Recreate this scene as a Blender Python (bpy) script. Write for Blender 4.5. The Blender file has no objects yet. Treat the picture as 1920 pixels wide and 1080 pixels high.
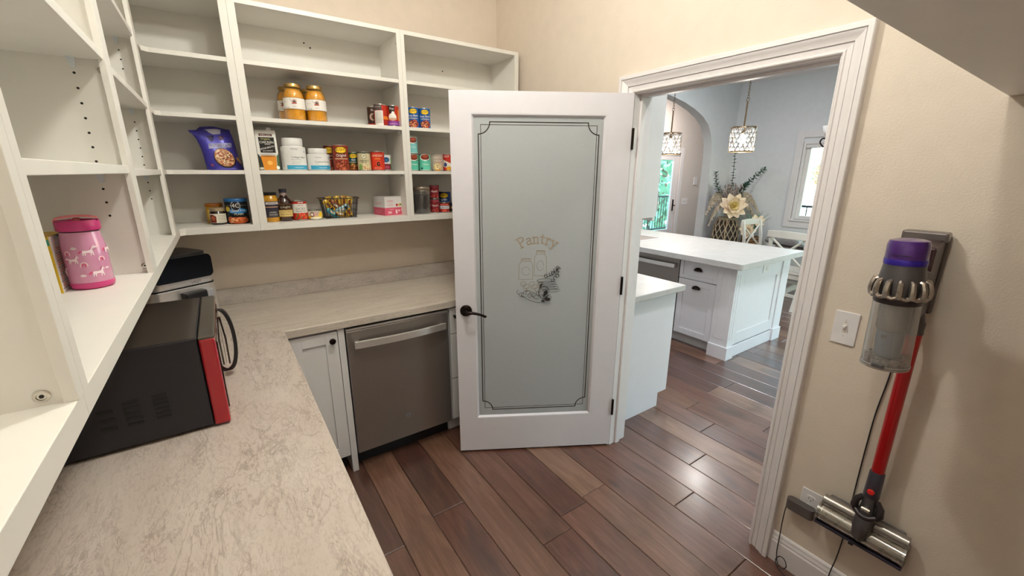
import bpy, bmesh, math, random
from mathutils import Vector, Matrix
from mathutils.geometry import tessellate_polygon
R = random.Random(7)
PI = math.pi
S = bpy.context.scene
COL = S.collection

# ------------------------------------------------------------ camera, world, lights, exposure
FPX, PITCH, ROLL, YAW, EYE = 784.39, 0.269364, -0.003, -0.603285, 1.65
cam_d = bpy.data.cameras.new('camera'); cam = bpy.data.objects.new('camera', cam_d); COL.objects.link(cam)
cam_d.sensor_width = 36; cam_d.lens = 36 * FPX / 1920; cam_d.clip_start = 0.02
cam.matrix_world = (Matrix.Translation((0, 0, EYE)) @ Matrix.Rotation(YAW, 4, 'Z')
                    @ Matrix.Rotation(PI / 2 - PITCH, 4, 'X') @ Matrix.Rotation(-ROLL, 4, 'Z'))
S.camera = cam
S.view_settings.view_transform = 'Standard'; S.view_settings.look = 'None'
S.view_settings.gamma = 1; S.view_settings.use_curve_mapping = False
S.view_settings.exposure = 0.45
S.cycles.use_denoising = True
S.cycles.max_bounces = 12; S.cycles.diffuse_bounces = 6; S.cycles.glossy_bounces = 4
S.cycles.transparent_max_bounces = 24; S.cycles.caustics_reflective = False; S.cycles.caustics_refractive = False
S.cycles.sample_clamp_indirect = 6

w = bpy.data.worlds.new('world'); S.world = w; w.use_nodes = True
nt = w.node_tree; nt.nodes.clear()
sky = nt.nodes.new('ShaderNodeTexSky'); sky.sky_type = 'NISHITA'; sky.sun_disc = False
sky.sun_elevation = math.radians(45); sky.sun_rotation = math.radians(200); sky.air_density = 1.6; sky.dust_density = 0.8
bg = nt.nodes.new('ShaderNodeBackground'); bg.inputs[1].default_value = 1.2
wo = nt.nodes.new('ShaderNodeOutputWorld')
nt.links.new(sky.outputs[0], bg.inputs[0]); nt.links.new(bg.outputs[0], wo.inputs[0])

def area(name, loc, rot, sx, sy, power, col, shape='RECTANGLE', portal=False):
    l = bpy.data.lights.new(name, 'AREA'); l.shape = shape; l.size = sx
    if shape in ('RECTANGLE', 'ELLIPSE'): l.size_y = sy
    l.energy = power; l.color = col
    o = bpy.data.objects.new(name, l); COL.objects.link(o); o.location = loc; o.rotation_euler = rot
    if portal: l.cycles.is_portal = True
    return o
def bulb_light(name, loc, power, col, size):
    l = bpy.data.lights.new(name, 'POINT'); l.energy = power; l.color = col; l.shadow_soft_size = size
    o = bpy.data.objects.new(name, l); COL.objects.link(o); o.location = loc; return o
LAMPS = ((0.52, 0.38, 2.87), (0.64, 1.22, 2.87))            # the pantry's two ceiling globes
for p, e in zip(LAMPS, (24, 46)): bulb_light('pantry_lamp', p, e, (1, 0.925, 0.84), 0.06)
for kx, ky in ((2.75, 0.6), (2.75, 2.6), (4.6, 0.4), (5.6, 2.9)):
    area('kitchen_fill_lamp', (kx, ky, 3.185), (0, 0, 0), 0.13, 0.13, 18, (0.92, 0.95, 1), 'DISK')  # unseen fill lamps, added to brighten the kitchen
area('hall_fill_lamp', (7.6, 5.2, 3.185), (0, 0, 0), 0.13, 0.13, 40, (1, 0.93, 0.86), 'DISK')  # one more unseen lamp, added as fill for the hall
area('portal', (7.66, 2.65, 1.55), (0, PI / 2, 0), 1.2, 0.8, 1, (1, 1, 1), portal=True)
area('portal', (7.66, 0.7, 1.35), (0, PI / 2, 0), 2.2, 2.2, 1, (1, 1, 1), portal=True)
area('portal', (4.6, -2.45, 1.35), (PI / 2, 0, 0), 2.4, 2.2, 1, (1, 1, 1), portal=True)
area('portal', (8.1, 6.05, 1.1), (-PI / 2, 0, 0), 0.8, 1.8, 1, (1, 1, 1), portal=True)

# ------------------------------------------------------------ materials
def lin(h):
    h = h.lstrip('#')
    c = [int(h[i:i + 2], 16) / 255 for i in (0, 2, 4)]
    return tuple((x / 12.92 if x <= .04045 else ((x + .055) / 1.055) ** 2.4) for x in c) + (1,)
def newmat(name):
    m = bpy.data.materials.new(name); m.use_nodes = True
    return m, m.node_tree, m.node_tree.nodes['Principled BSDF']
def nd(t, kind, **kw):
    n = t.nodes.new(kind)
    for k, v in kw.items(): setattr(n, k, v)
    return n
def coords(t, scale=(1, 1, 1), what='Object', rnd=False):
    tc = nd(t, 'ShaderNodeTexCoord'); mp = nd(t, 'ShaderNodeMapping'); mp.inputs['Scale'].default_value = scale
    t.links.new(tc.outputs[what], mp.inputs[0])
    if rnd:
        oi = nd(t, 'ShaderNodeObjectInfo'); ml = nd(t, 'ShaderNodeMath', operation='MULTIPLY'); ml.inputs[1].default_value = 37.0
        t.links.new(oi.outputs['Random'], ml.inputs[0]); t.links.new(ml.outputs[0], mp.inputs['Location'])
    return mp.outputs[0]
def noise(t, vec, scale, detail=3, rough=.5, dist=0):
    n = nd(t, 'ShaderNodeTexNoise'); n.inputs['Scale'].default_value = scale; n.inputs['Detail'].default_value = detail
    n.inputs['Roughness'].default_value = rough; n.inputs['Distortion'].default_value = dist
    t.links.new(vec, n.inputs['Vector']); return n.outputs['Fac']
def ramp(t, fac, stops):
    r = nd(t, 'ShaderNodeValToRGB'); e = r.color_ramp.elements
    while len(e) < len(stops): e.new(.5)
    for i, (p, c) in enumerate(stops): e[i].position = p; e[i].color = c
    t.links.new(fac, r.inputs[0]); return r.outputs[0]
def mixc(t, fac, a, b, mode='MIX'):
    m = nd(t, 'ShaderNodeMix', data_type='RGBA', blend_type=mode)
    for sock, val in ((m.inputs[0], fac), (m.inputs[6], a), (m.inputs[7], b)):
        if hasattr(val, 'links'): t.links.new(val, sock)
        else: sock.default_value = val
    return m.outputs[2]
def bump(t, b, h, strength, dist=.002):
    n = nd(t, 'ShaderNodeBump'); n.inputs['Strength'].default_value = strength; n.inputs['Distance'].default_value = dist
    t.links.new(h, n.inputs['Height']); t.links.new(n.outputs[0], b.inputs['Normal'])
def g(v): return (v, v, v, 1)
MC = {}
def plain(name, hexc, rough=.5, metal=0, bs=0, bstr=.1, var=.04, coat=0, spec=.5, vs=14):
    if name in MC: return MC[name]
    m, t, b = newmat(name)
    v = coords(t)
    c = lin(hexc)
    n = noise(t, v, vs, 3)
    lo = tuple(x * (1 - var) for x in c[:3]) + (1,); hi = tuple(min(1, x * (1 + var)) for x in c[:3]) + (1,)
    t.links.new(ramp(t, n, [(.3, lo), (.7, hi)]), b.inputs['Base Color'])
    b.inputs['Roughness'].default_value = rough; b.inputs['Metallic'].default_value = metal
    b.inputs['Coat Weight'].default_value = coat; b.inputs['Specular IOR Level'].default_value = spec
    if bs: bump(t, b, noise(t, v, bs, 4), bstr)
    MC[name] = m; return m
def label_mat(hexc):
    return plain('print_' + hexc.lstrip('#'), hexc, .42, var=.03, spec=.35)

M_WALL = plain('wall_paint', '#d8cbbd', .75, bs=160, bstr=.35, var=.02)
M_KWALL = plain('kitchen_wall_paint', '#d9dadd', .75, bs=160, bstr=.25, var=.02)
M_CEIL = plain('ceiling_paint', '#f4f1ec', .85, bs=120, bstr=.4, var=.02)
M_TRIM = plain('trim_enamel', '#dfdadb', .38, bs=40, bstr=.03, var=.015)
M_SHELF = plain('shelf_melamine', '#e3e0da', .42, bs=90, bstr=.03, var=.015)
M_KCAB = plain('kitchen_cabinet_lacquer', '#dcdbe0', .36, bs=60, bstr=.02, var=.012)
M_CAB = plain('cabinet_lacquer', '#dddbdb', .36, bs=60, bstr=.02, var=.012)
M_DOORP = plain('door_enamel', '#d6d2d8', .4, bs=50, bstr=.03, var=.015)
M_HOLE = plain('hole_shadow_lining', '#201c19', .9)
M_CHROME = plain('chrome', '#c9c4bb', .18, 1)
M_BRONZE = plain('dark_bronze', '#2b211d', .32, .85, var=.15)
M_BLACK = plain('black_plastic', '#17161a', .35)
M_BLACKM = plain('black_enamel', '#1c1b22', .45, 0, bs=220, bstr=.06)
M_RED = plain('red_enamel', '#a50e20', .22, .25, coat=.6)
M_REDP = plain('red_tube', '#b00d14', .28, .35, coat=.4)
M_PLATE = plain('plate_plastic', '#e2dee0', .35)
M_DARKGREY = plain('dark_grey_plastic', '#4b464c', .38, .35)
M_GREY = plain('grey_plastic', '#6d6a6a', .35, .4)
M_STEELC = plain('can_steel', '#b9b6b0', .28, 1)
M_GOLDLID = plain('gold_lid', '#c9a868', .3, .9)
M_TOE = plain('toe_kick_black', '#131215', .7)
def brushed(name, hexc, rough, sc):
    m, t, b = newmat(name); v = coords(t, sc)
    c = lin(hexc); n = noise(t, v, 60, 4, .6)
    t.links.new(ramp(t, n, [(.3, tuple(x * .9 for x in c[:3]) + (1,)), (.7, tuple(min(1, x * 1.1) for x in c[:3]) + (1,))]), b.inputs['Base Color'])
    b.inputs['Metallic'].default_value = .8
    mr = nd(t, 'ShaderNodeMapRange'); mr.inputs[3].default_value = rough - .05; mr.inputs[4].default_value = rough + .06
    t.links.new(n, mr.inputs[0]); t.links.new(mr.outputs[0], b.inputs['Roughness'])
    return m
M_SLATE = brushed('slate_stainless', '#968e89', .42, (1, 1, 14))
M_STEEL = brushed('brushed_steel', '#e3e0de', .36, (1, 1, 14))
M_STEELT = brushed('roller_steel', '#a09a94', .25, (14, 1, 14))

def laminate(name, sc, base, pale, vein):
    m, t, b = newmat(name); v = coords(t, sc)
    big = noise(t, v, 2.2, 4, .55, .5); fine = noise(t, v, 60, 5, .7, .3); med = noise(t, v, 9, 5, .6, .8)
    c = mixc(t, ramp(t, big, [(.3, g(0)), (.72, g(1))]), lin(base), lin(pale))
    c = mixc(t, ramp(t, med, [(.35, g(.35)), (.6, g(0))]), c, lin(base))
    def thin(scale, dist, wdt, amt, brk_scale):
        vn = noise(t, v, scale, 5, .6, dist); vf = ramp(t, vn, [(.5 - wdt, g(0)), (.5, g(amt)), (.5 + wdt, g(0))])
        br = ramp(t, noise(t, v, brk_scale, 3, .55), [(.42, g(0)), (.62, g(1))])
        mu = nd(t, 'ShaderNodeMath', operation='MULTIPLY'); t.links.new(vf, mu.inputs[0]); t.links.new(br, mu.inputs[1]); return mu.outputs[0]
    c = mixc(t, thin(3.6, .9, .024, .55, 2.6), c, lin(vein)); c = mixc(t, thin(8.5, 1.1, .026, .55, 5), c, lin(vein)); c = mixc(t, thin(20, 1.4, .04, .5, 7), c, lin(vein))
    sp = ramp(t, fine, [(.36, g(.28)), (.48, g(0))])
    c = mixc(t, sp, c, lin(vein))
    t.links.new(c, b.inputs['Base Color']); b.inputs['Roughness'].default_value = .38
    bump(t, b, fine, .06, .001); return m
M_LAM_Y = laminate('laminate_lengthwise', (3.0, .85, 3.0), '#c0b2a8', '#cfc4bb', '#85756b')
M_LAM_X = laminate('laminate_crosswise', (.8, 5.0, 4.6), '#c4b9ad', '#d2c9be', '#9a8c81')
M_LAM_B = laminate('laminate_backsplash', (2.2, 3.2, 6.0), '#b3a9a2', '#c4bbb3', '#887d77')
M_LAM_K = laminate('laminate_kitchen', (2, 2, 2), '#bbb9b7', '#c6c4c2', '#a7a39f')

def planks():
    m, t, b = newmat('hardwood_plank')
    oi = nd(t, 'ShaderNodeObjectInfo')
    n1 = noise(t, coords(t, (11, .8, 11), rnd=True), 2.0, 8, .6, .9); n2 = noise(t, coords(t, (90, 2.5, 90), rnd=True), 3, 5, .65, .3)
    n3 = noise(t, coords(t, (4.5, 1.6, 2), rnd=True), 1.6, 4, .55, .4)
    def hv(val, sat):
        h = nd(t, 'ShaderNodeHueSaturation'); h.inputs['Value'].default_value = val; h.inputs['Saturation'].default_value = sat
        t.links.new(oi.outputs['Color'], h.inputs['Color']); return h.outputs[0]
    dk, lt = hv(.62, 1.05), hv(1.14, .97)
    c = mixc(t, ramp(t, n1, [(.3, g(0)), (.7, g(1))]), dk, lt)
    c = mixc(t, ramp(t, n2, [(.36, g(.5)), (.56, g(0))]), c, hv(.5, 1.05))
    c = mixc(t, ramp(t, n3, [(.30, g(.75)), (.50, g(0))]), c, hv(.42, .95))
    vo = nd(t, 'ShaderNodeTexVoronoi'); vo.inputs['Scale'].default_value = 1.0; vo.inputs['Randomness'].default_value = 1
    mx = nd(t, 'ShaderNodeVectorMath', operation='ADD'); cn = nd(t, 'ShaderNodeTexNoise'); cn.inputs['Scale'].default_value = 9; t.links.new(coords(t, rnd=True), cn.inputs['Vector'])
    sc = nd(t, 'ShaderNodeVectorMath', operation='SCALE'); sc.inputs['Scale'].default_value = .25; t.links.new(cn.outputs['Color'], sc.inputs[0])
    t.links.new(coords(t, (5, 1.5, 5), rnd=True), mx.inputs[0]); t.links.new(sc.outputs[0], mx.inputs[1]); t.links.new(mx.outputs[0], vo.inputs['Vector'])
    kn = ramp(t, vo.outputs['Distance'], [(.0, g(.85)), (.05, g(.6)), (.13, g(.15)), (.2, g(0))])
    c = mixc(t, kn, c, lin('#2a1813'))
    t.links.new(c, b.inputs['Base Color'])
    mr = nd(t, 'ShaderNodeMapRange'); mr.inputs[3].default_value = .22; mr.inputs[4].default_value = .28
    t.links.new(n1, mr.inputs[0]); t.links.new(mr.outputs[0], b.inputs['Roughness'])
    b.inputs['Specular IOR Level'].default_value = .9
    wv = nd(t, 'ShaderNodeTexNoise'); wv.inputs['Scale'].default_value = 3
    t.links.new(coords(t, (1.6, 14, 1), rnd=True), wv.inputs['Vector'])
    ad = nd(t, 'ShaderNodeMath', operation='MULTIPLY_ADD'); ad.inputs[1].default_value = .2
    t.links.new(n2, ad.inputs[0]); t.links.new(wv.outputs['Fac'], ad.inputs[2])
    bump(t, b, ad.outputs[0], .16, .0025)
    b.inputs['Coat Weight'].default_value = .5; b.inputs['Coat Roughness'].default_value = .36; return m
M_PLANK = planks()
M_SUB = plain('floor_joint_dark', '#1d110d', .9)

def glassy(name, hexc, clear=.9, rough=.03, diff=0.0, diffc='#ffffff'):
    m = bpy.data.materials.new(name); m.use_nodes = True; t = m.node_tree; t.nodes.clear()
    out = nd(t, 'ShaderNodeOutputMaterial'); tr = nd(t, 'ShaderNodeBsdfTransparent'); gl = nd(t, 'ShaderNodeBsdfGlossy')
    tr.inputs[0].default_value = lin(hexc); gl.inputs['Roughness'].default_value = rough
    lw = nd(t, 'ShaderNodeLayerWeight'); lw.inputs[0].default_value = .25
    mr = nd(t, 'ShaderNodeMapRange'); mr.inputs[3].default_value = 1 - clear; mr.inputs[4].default_value = .75
    t.links.new(lw.outputs['Facing'], mr.inputs[0])
    mx = nd(t, 'ShaderNodeMixShader'); t.links.new(mr.outputs[0], mx.inputs[0]); t.links.new(tr.outputs[0], mx.inputs[1]); t.links.new(gl.outputs[0], mx.inputs[2])
    res = mx
    if diff:
        df = nd(t, 'ShaderNodeBsdfDiffuse'); df.inputs[0].default_value = lin(diffc)
        m2 = nd(t, 'ShaderNodeMixShader'); m2.inputs[0].default_value = diff
        t.links.new(mx.outputs[0], m2.inputs[1]); t.links.new(df.outputs[0], m2.inputs[2]); res = m2
    t.links.new(res.outputs[0], out.inputs[0]); return m
M_GLASS = glassy('window_glass', '#eef6f6', .95)
M_CLEAR = glassy('clear_polycarbonate', '#dedad6', .88, .08, .16, '#d6d2ce')
M_JAR = glassy('jar_glass', '#e8e6df', .9, .04, .05, '#c8c4bb')
M_CRYSTAL = glassy('crystal', '#f4f6f8', .7, .05, .2, '#ffffff')
def frost():
    m = bpy.data.materials.new('frosted_glass'); m.use_nodes = True; t = m.node_tree; t.nodes.clear()
    out = nd(t, 'ShaderNodeOutputMaterial'); tl = nd(t, 'ShaderNodeBsdfTranslucent'); df = nd(t, 'ShaderNodeBsdfDiffuse')
    gl = nd(t, 'ShaderNodeBsdfGlossy'); gl.inputs['Roughness'].default_value = .22
    n = noise(t, coords(t), 300, 2)
    c = ramp(t, n, [(.3, lin('#d6dade')), (.7, lin('#dce0e4'))])
    t.links.new(c, tl.inputs[0]); t.links.new(c, df.inputs[0])
    a = nd(t, 'ShaderNodeMixShader'); a.inputs[0].default_value = .55; t.links.new(tl.outputs[0], a.inputs[1]); t.links.new(df.outputs[0], a.inputs[2])
    fr = nd(t, 'ShaderNodeFresnel'); fr.inputs[0].default_value = 1.4
    b = nd(t, 'ShaderNodeMixShader'); t.links.new(fr.outputs[0], b.inputs[0]); t.links.new(a.outputs[0], b.inputs[1]); t.links.new(gl.outputs[0], b.inputs[2])
    t.links.new(b.outputs[0], out.inputs[0]); return m
M_FROST = frost()
def emit(name, hexc, s):
    m = bpy.data.materials.new(name); m.use_nodes = True; t = m.node_tree; t.nodes.clear()
    out = nd(t, 'ShaderNodeOutputMaterial'); e = nd(t, 'ShaderNodeEmission'); e.inputs[0].default_value = lin(hexc); e.inputs[1].default_value = s
    t.links.new(e.outputs[0], out.inputs[0]); return m
M_BULB = emit('lit_bulb', '#fff4e0', 14)
M_LAMPD = emit('lit_lamp_bulb', '#ffe3b5', 6)

# ------------------------------------------------------------ mesh building
class MB:
    def __init__(s): s.v = []; s.f = []; s.m = []
    def add(s, vs, fs, mi=0):
        o = len(s.v); s.v += [tuple(v) for v in vs]
        for f in fs: s.f.append([i + o for i in f]); s.m.append(mi)
        return s
    def box(s, x0, x1, y0, y1, z0, z1, mi=0):
        vs = [(x, y, z) for z in (z0, z1) for y in (y0, y1) for x in (x0, x1)]
        return s.add(vs, [(0, 2, 3, 1), (4, 5, 7, 6), (0, 1, 5, 4), (2, 6, 7, 3), (0, 4, 6, 2), (1, 3, 7, 5)], mi)
    def lathe(s, prof, n=24, c=(0, 0, 0), mi=0, M=None, caps=True):
        vs = []; M = M or Matrix.Translation(c)
        for r, z in prof:
            for k in range(n):
                a = 2 * PI * k / n; vs.append(M @ Vector((r * math.cos(a), r * math.sin(a), z)))
        fs = [(i * n + k, i * n + (k + 1) % n, (i + 1) * n + (k + 1) % n, (i + 1) * n + k) for i in range(len(prof) - 1) for k in range(n)]
        if caps: fs += [tuple(range(n))[::-1], tuple((len(prof) - 1) * n + k for k in range(n))]
        return s.add(vs, fs, mi)
    def cyl(s, p, q, r, r2=None, n=12, mi=0):
        p, q = Vector(p), Vector(q); d = q - p
        M = Matrix.Translation(p) @ d.to_track_quat('Z', 'Y').to_matrix().to_4x4()
        return s.lathe([(r, 0), (r if r2 is None else r2, d.length)], n, mi=mi, M=M)
    def tube(s, pts, r, n=8, mi=0, closed=False):
        pts = [Vector(p) for p in pts]; k = len(pts); vs = []
        up = None
        for i, p in enumerate(pts):
            a = pts[(i - 1) % k] if closed or i else p; b = pts[(i + 1) % k] if closed or i < k - 1 else p
            d = (b - a).normalized()
            if up is None: up = d.orthogonal().normalized()
            up = (up - d * up.dot(d)); up = up.normalized() if up.length > 1e-6 else d.orthogonal().normalized()
            sd = d.cross(up); rr = r[i] if isinstance(r, (list, tuple)) else r
            for j in range(n):
                t = 2 * PI * j / n; vs.append(p + (up * math.cos(t) + sd * math.sin(t)) * rr)
        fs = [(i * n + j, i * n + (j + 1) % n, ((i + 1) % k) * n + (j + 1) % n, ((i + 1) % k) * n + j)
              for i in range(k if closed else k - 1) for j in range(n)]
        if not closed: fs += [tuple(range(n))[::-1], tuple((k - 1) * n + j for j in range(n))]
        return s.add(vs, fs, mi)
    def prism(s, poly, ax, a, b, mi=0):
        def P(u, v, w): return {'x': (w, u, v), 'y': (u, w, v), 'z': (u, v, w)}[ax]
        n = len(poly)
        vs = [P(u, v, a) for u, v in poly] + [P(u, v, b) for u, v in poly]
        fs = [(i, (i + 1) % n, n + (i + 1) % n, n + i) for i in range(n)]
        tri = tessellate_polygon([[Vector((u, v, 0)) for u, v in poly]])
        fs += [tuple(t) for t in tri] + [tuple(i + n for i in t)[::-1] for t in tri]
        return s.add(vs, fs, mi)
    def ball(s, c, r, n=12, mi=0, M=None):
        if not isinstance(r, (tuple, list)): r = (r, r, r)
        h = n // 2; M = M or Matrix.Identity(4); vs = []
        for i in range(1, h):
            t = PI * i / h
            for k in range(n):
                a = 2 * PI * k / n
                vs.append(Vector(c) + (M @ Vector((r[0] * math.sin(t) * math.cos(a), r[1] * math.sin(t) * math.sin(a), r[2] * math.cos(t)))))
        vs += [Vector(c) + M @ Vector((0, 0, r[2])), Vector(c) + M @ Vector((0, 0, -r[2]))]
        fs = [(i * n + k, (i + 1) * n + k, (i + 1) * n + (k + 1) % n, i * n + (k + 1) % n) for i in range(h - 2) for k in range(n)]
        a, b = len(vs) - 2, len(vs) - 1
        fs += [(a, k, (k + 1) % n) for k in range(n)] + [(b, (h - 2) * n + (k + 1) % n, (h - 2) * n + k) for k in range(n)]
        return s.add(vs, fs, mi)
    def xf(s, M): s.v = [tuple(M @ Vector(v)) for v in s.v]; return s
    def build(s, name, mats, parent=None, smooth=False, bevel=0, local=False, seg=2, origin=None, recalc=True):
        if not isinstance(mats, (list, tuple)): mats = [mats]
        off = Vector((0, 0, 0))
        if parent and not local:
            p = parent
            while p: off += p.location; p = p.parent
        if origin: off = Vector(origin)
        me = bpy.data.meshes.new(name); me.from_pydata([tuple(Vector(v) - off) for v in s.v], [], s.f)
        for m in mats: me.materials.append(m)
        me.polygons.foreach_set('material_index', s.m)
        if recalc:
            bm = bmesh.new(); bm.from_mesh(me); bmesh.ops.recalc_face_normals(bm, faces=bm.faces); bm.to_mesh(me); bm.free()
        o = bpy.data.objects.new(name, me); COL.objects.link(o)
        if origin: o.location = origin
        if parent: o.parent = parent
        if bevel:
            b = o.modifiers.new('bevel', 'BEVEL'); b.width = bevel; b.segments = seg; b.limit_method = 'ANGLE'; b.angle_limit = math.radians(40)
        if smooth:
            me.shade_smooth(); me.set_sharp_from_angle(angle=math.radians(smooth if smooth is not True else 38))
        me.update(); return o

def tag(o, label=None, cat=None, group=None, kind=None):
    if label: o['label'] = label
    if cat: o['category'] = cat
    if group: o['group'] = group
    if kind: o['kind'] = kind
    return o
def thing(name, label, cat, loc=(0, 0, 0), rz=0, group=None, kind=None):
    o = bpy.data.objects.new(name, None); COL.objects.link(o); o.empty_display_size = .05
    o.location = loc; o.rotation_euler = (0, 0, rz)
    return tag(o, label, cat, group, kind)
def bx(name, x0, x1, y0, y1, z0, z1, m, parent=None, bevel=0, **kw):
    return MB().box(x0, x1, y0, y1, z0, z1).build(name, m, parent, bevel=bevel, **kw)
def dup_mesh(src, parent=None, loc=None):
    o = src.copy(); COL.objects.link(o)
    if parent: o.parent = parent
    if loc is not None: o.location = loc
    return o

# ------------------------------------------------------------ printed artwork laid on surfaces
TC = {}
def text_geo(s):
    if s in TC: return TC[s]
    cu = bpy.data.curves.new('lettering', 'FONT'); cu.body = s; cu.size = 1; cu.align_x = 'CENTER'; cu.resolution_u = 2
    o = bpy.data.objects.new('lettering', cu); COL.objects.link(o)
    dg = bpy.context.evaluated_depsgraph_get(); me = bpy.data.meshes.new_from_object(o.evaluated_get(dg))
    r = ([(v.co.x, v.co.y) for v in me.vertices], [tuple(p.vertices) for p in me.polygons])
    bpy.data.objects.remove(o); bpy.data.meshes.remove(me); bpy.data.curves.remove(cu)
    TC[s] = r; return r
def ell(u, v, ru, rv, n=18, a=0):
    ca, sa = math.cos(a), math.sin(a)
    return [(u + ru * math.cos(2 * PI * k / n) * ca - rv * math.sin(2 * PI * k / n) * sa,
             v + ru * math.cos(2 * PI * k / n) * sa + rv * math.sin(2 * PI * k / n) * ca) for k in range(n)]
def stroke_poly(pts, w):
    quads = []
    for (a, b), (c, d) in zip(pts[:-1], pts[1:]):
        dx, dy = c - a, d - b; L = math.hypot(dx, dy) or 1; ux, uy = dx / L, dy / L; nx, ny = -uy * w / 2, ux * w / 2
        e = w * .25; a2, b2, c2, d2 = a - ux * e, b - uy * e, c + ux * e, d + uy * e
        quads.append([(a2 + nx, b2 + ny), (a2 - nx, b2 - ny), (c2 - nx, d2 - ny), (c2 + nx, d2 + ny)])
    return quads
def art_polys(art):
    """-> list of (verts, tris, colour, layer)"""
    out = []
    for i, a in enumerate(art):
        k = a[0]
        if k == 'r': out.append(([(a[1], a[3]), (a[2], a[3]), (a[2], a[4]), (a[1], a[4])], [(0, 1, 2), (0, 2, 3)], a[5], i))
        elif k == 'e':
            p = ell(*a[1:5], a=a[6] if len(a) > 6 else 0); out.append((p, [(0, j, j + 1) for j in range(1, len(p) - 1)], a[5], i))
        elif k == 'p':
            out.append((a[1], [tuple(t) for t in tessellate_polygon([[Vector((u, v, 0)) for u, v in a[1]]])], a[2], i))
        elif k == 's':
            for q in stroke_poly(a[1], a[2]): out.append((q, [(0, 1, 2), (0, 2, 3)], a[3], i))
        elif k == 't':
            vs, fs = text_geo(a[1]); sz = a[4]; sx = a[6] if len(a) > 6 else 1; sl = a[7] if len(a) > 7 else 0
            out.append(([(a[2] + x * sz * sx, a[3] + y * sz + x * sz * sl) for x, y in vs], fs, a[5], i))
        elif k == 'b':                                        # scattered food in an oval
            rr = random.Random(int(a[1] * 1e4) + a[5])
            for j in range(a[5]):
                t = rr.random() * 2 * PI; q = math.sqrt(rr.random()); s = a[7]
                p = ell(a[1] + a[3] * q * math.cos(t), a[2] + a[4] * q * math.sin(t), s, s * .6, 7, rr.random() * PI)
                out.append((p, [(0, n, n + 1) for n in range(1, 6)], rr.choice(a[6]), i + (j % 6) * .14))
    return out
def artwork(art, mapper, step=None, eps=.0004, lift=.00022, mb=None, mats=None):
    if step: step *= .42
    mb = mb or MB(); mats = mats if mats is not None else []
    for vs, fs, colr, lay in art_polys(art):
        if step:
            bm = bmesh.new(); bv = [bm.verts.new((u, v, 0)) for u, v in vs]
            for f in fs:
                try: bm.faces.new([bv[i] for i in f])
                except ValueError: pass
            u0, u1 = min(v[0] for v in vs), max(v[0] for v in vs)
            k = math.ceil(u0 / step)
            while k * step < u1:
                bmesh.ops.bisect_plane(bm, geom=bm.verts[:] + bm.edges[:] + bm.faces[:], plane_co=(k * step, 0, 0), plane_no=(1, 0, 0)); k += 1
            bm.verts.index_update()
            vs = [(v.co.x, v.co.y) for v in bm.verts]; fs = [tuple(v.index for v in f.verts) for f in bm.faces]; bm.free()
        m = label_mat(colr) if isinstance(colr, str) else colr
        if m not in mats: mats.append(m)
        mb.add([mapper(u, v, eps + lift * lay) for u, v in vs], fs, mats.index(m))
    return mb, mats
def cyl_map(r, phi):
    return lambda u, v, e: ((r + e) * math.cos(phi + u / r), (r + e) * math.sin(phi + u / r), v)
def flat_map(o, U, V):
    o, U, V = Vector(o), Vector(U).normalized(), Vector(V).normalized(); N = U.cross(V)
    return lambda u, v, e: tuple(o + U * u + V * v + N * e)
def art_part(name, art, mapper, parent, step=None, **kw):
    mb, mats = artwork(art, mapper, step, **kw)
    return mb.build(name, mats, parent, local=True, recalc=False)
def facing(x, y, turn=0): return math.atan2(-y, -x) + math.radians(turn)
# ------------------------------------------------------------ the setting
XL, YB, XD, XK, YF, XW, YA, YA2, YH = -.485, 2.815, 1.80, 1.93, -.5, 7.6, 4.18, 4.33, 6.0
DY0, DY1, DZ = .645, 1.545, 2.048                              # doorway opening
def struct(o, label, cat): return tag(o, label, cat, kind='structure')

# floor: dark sub-floor with every plank laid on it
fl = thing('floor', 'dark brown hardwood plank floor running from pantry into kitchen', 'floor', kind='structure')
bx('subfloor', XL, 11.0, -2.5, YH, -.05, -.011, M_SUB, fl)
def plank(x0, x1, y0, y1, hexc):
    gq = .0011; k = .003; L = y1 - y0; W = x1 - x0
    mb = MB()
    a = [(gq, gq), (W - gq, gq), (W - gq, L - gq), (gq, L - gq)]; b = [(gq + k, gq + k), (W - gq - k, gq + k), (W - gq - k, L - gq - k), (gq + k, L - gq - k)]
    dz = R.uniform(-.0005, .0003)
    vs = [(u, v, -.011) for u, v in a] + [(u, v, -.0022 + dz) for u, v in a] + [(u, v, dz) for u, v in b]
    fs = [(0, 3, 2, 1)] + [(i, (i + 1) % 4, 4 + (i + 1) % 4, 4 + i) for i in range(4)] + [(4 + i, 4 + (i + 1) % 4, 8 + (i + 1) % 4, 8 + i) for i in range(4)] + [(8, 9, 10, 11)]
    mb.add(vs, fs)
    o = mb.build('plank', M_PLANK, None, local=True, recalc=False); o.location = (x0, y0, 0); o.parent = fl; o.color = lin(hexc)
    return o
DK, RD, MD, LT, PL = '#5d3e34', '#644034', '#6f4b3d', '#7d5a49', '#896754'
W0 = .175; KN = {0: .12}
fixed = {2: [(.9, MD), (2.3, LT)], 3: [(1.624, RD), (2.6, DK)], 4: [(.74, DK), (2.5, LT)], 5: [(1.184, RD), (2.4, MD)],
         6: [(.40, DK), (1.265, MD), (2.4, RD)], 7: [(1.30, LT), (2.3, PL)], 8: [(.62, MD), (1.9, MD)], 9: [(.987, RD), (2.0, MD)],
         10: [(.5, RD), (1.72, MD)], 11: [(1.129, MD), (2.3, RD)], 12: [(.75, DK), (1.80, PL), (2.9, MD)], 13: [(1.28, RD), (2.5, MD)],
         14: [(.55, DK), (1.5, MD), (2.7, LT)], 15: [(1.05, RD), (1.95, MD)], 16: [(.8, MD), (1.55, PL), (2.8, DK)]}
np_ = 0
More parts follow.
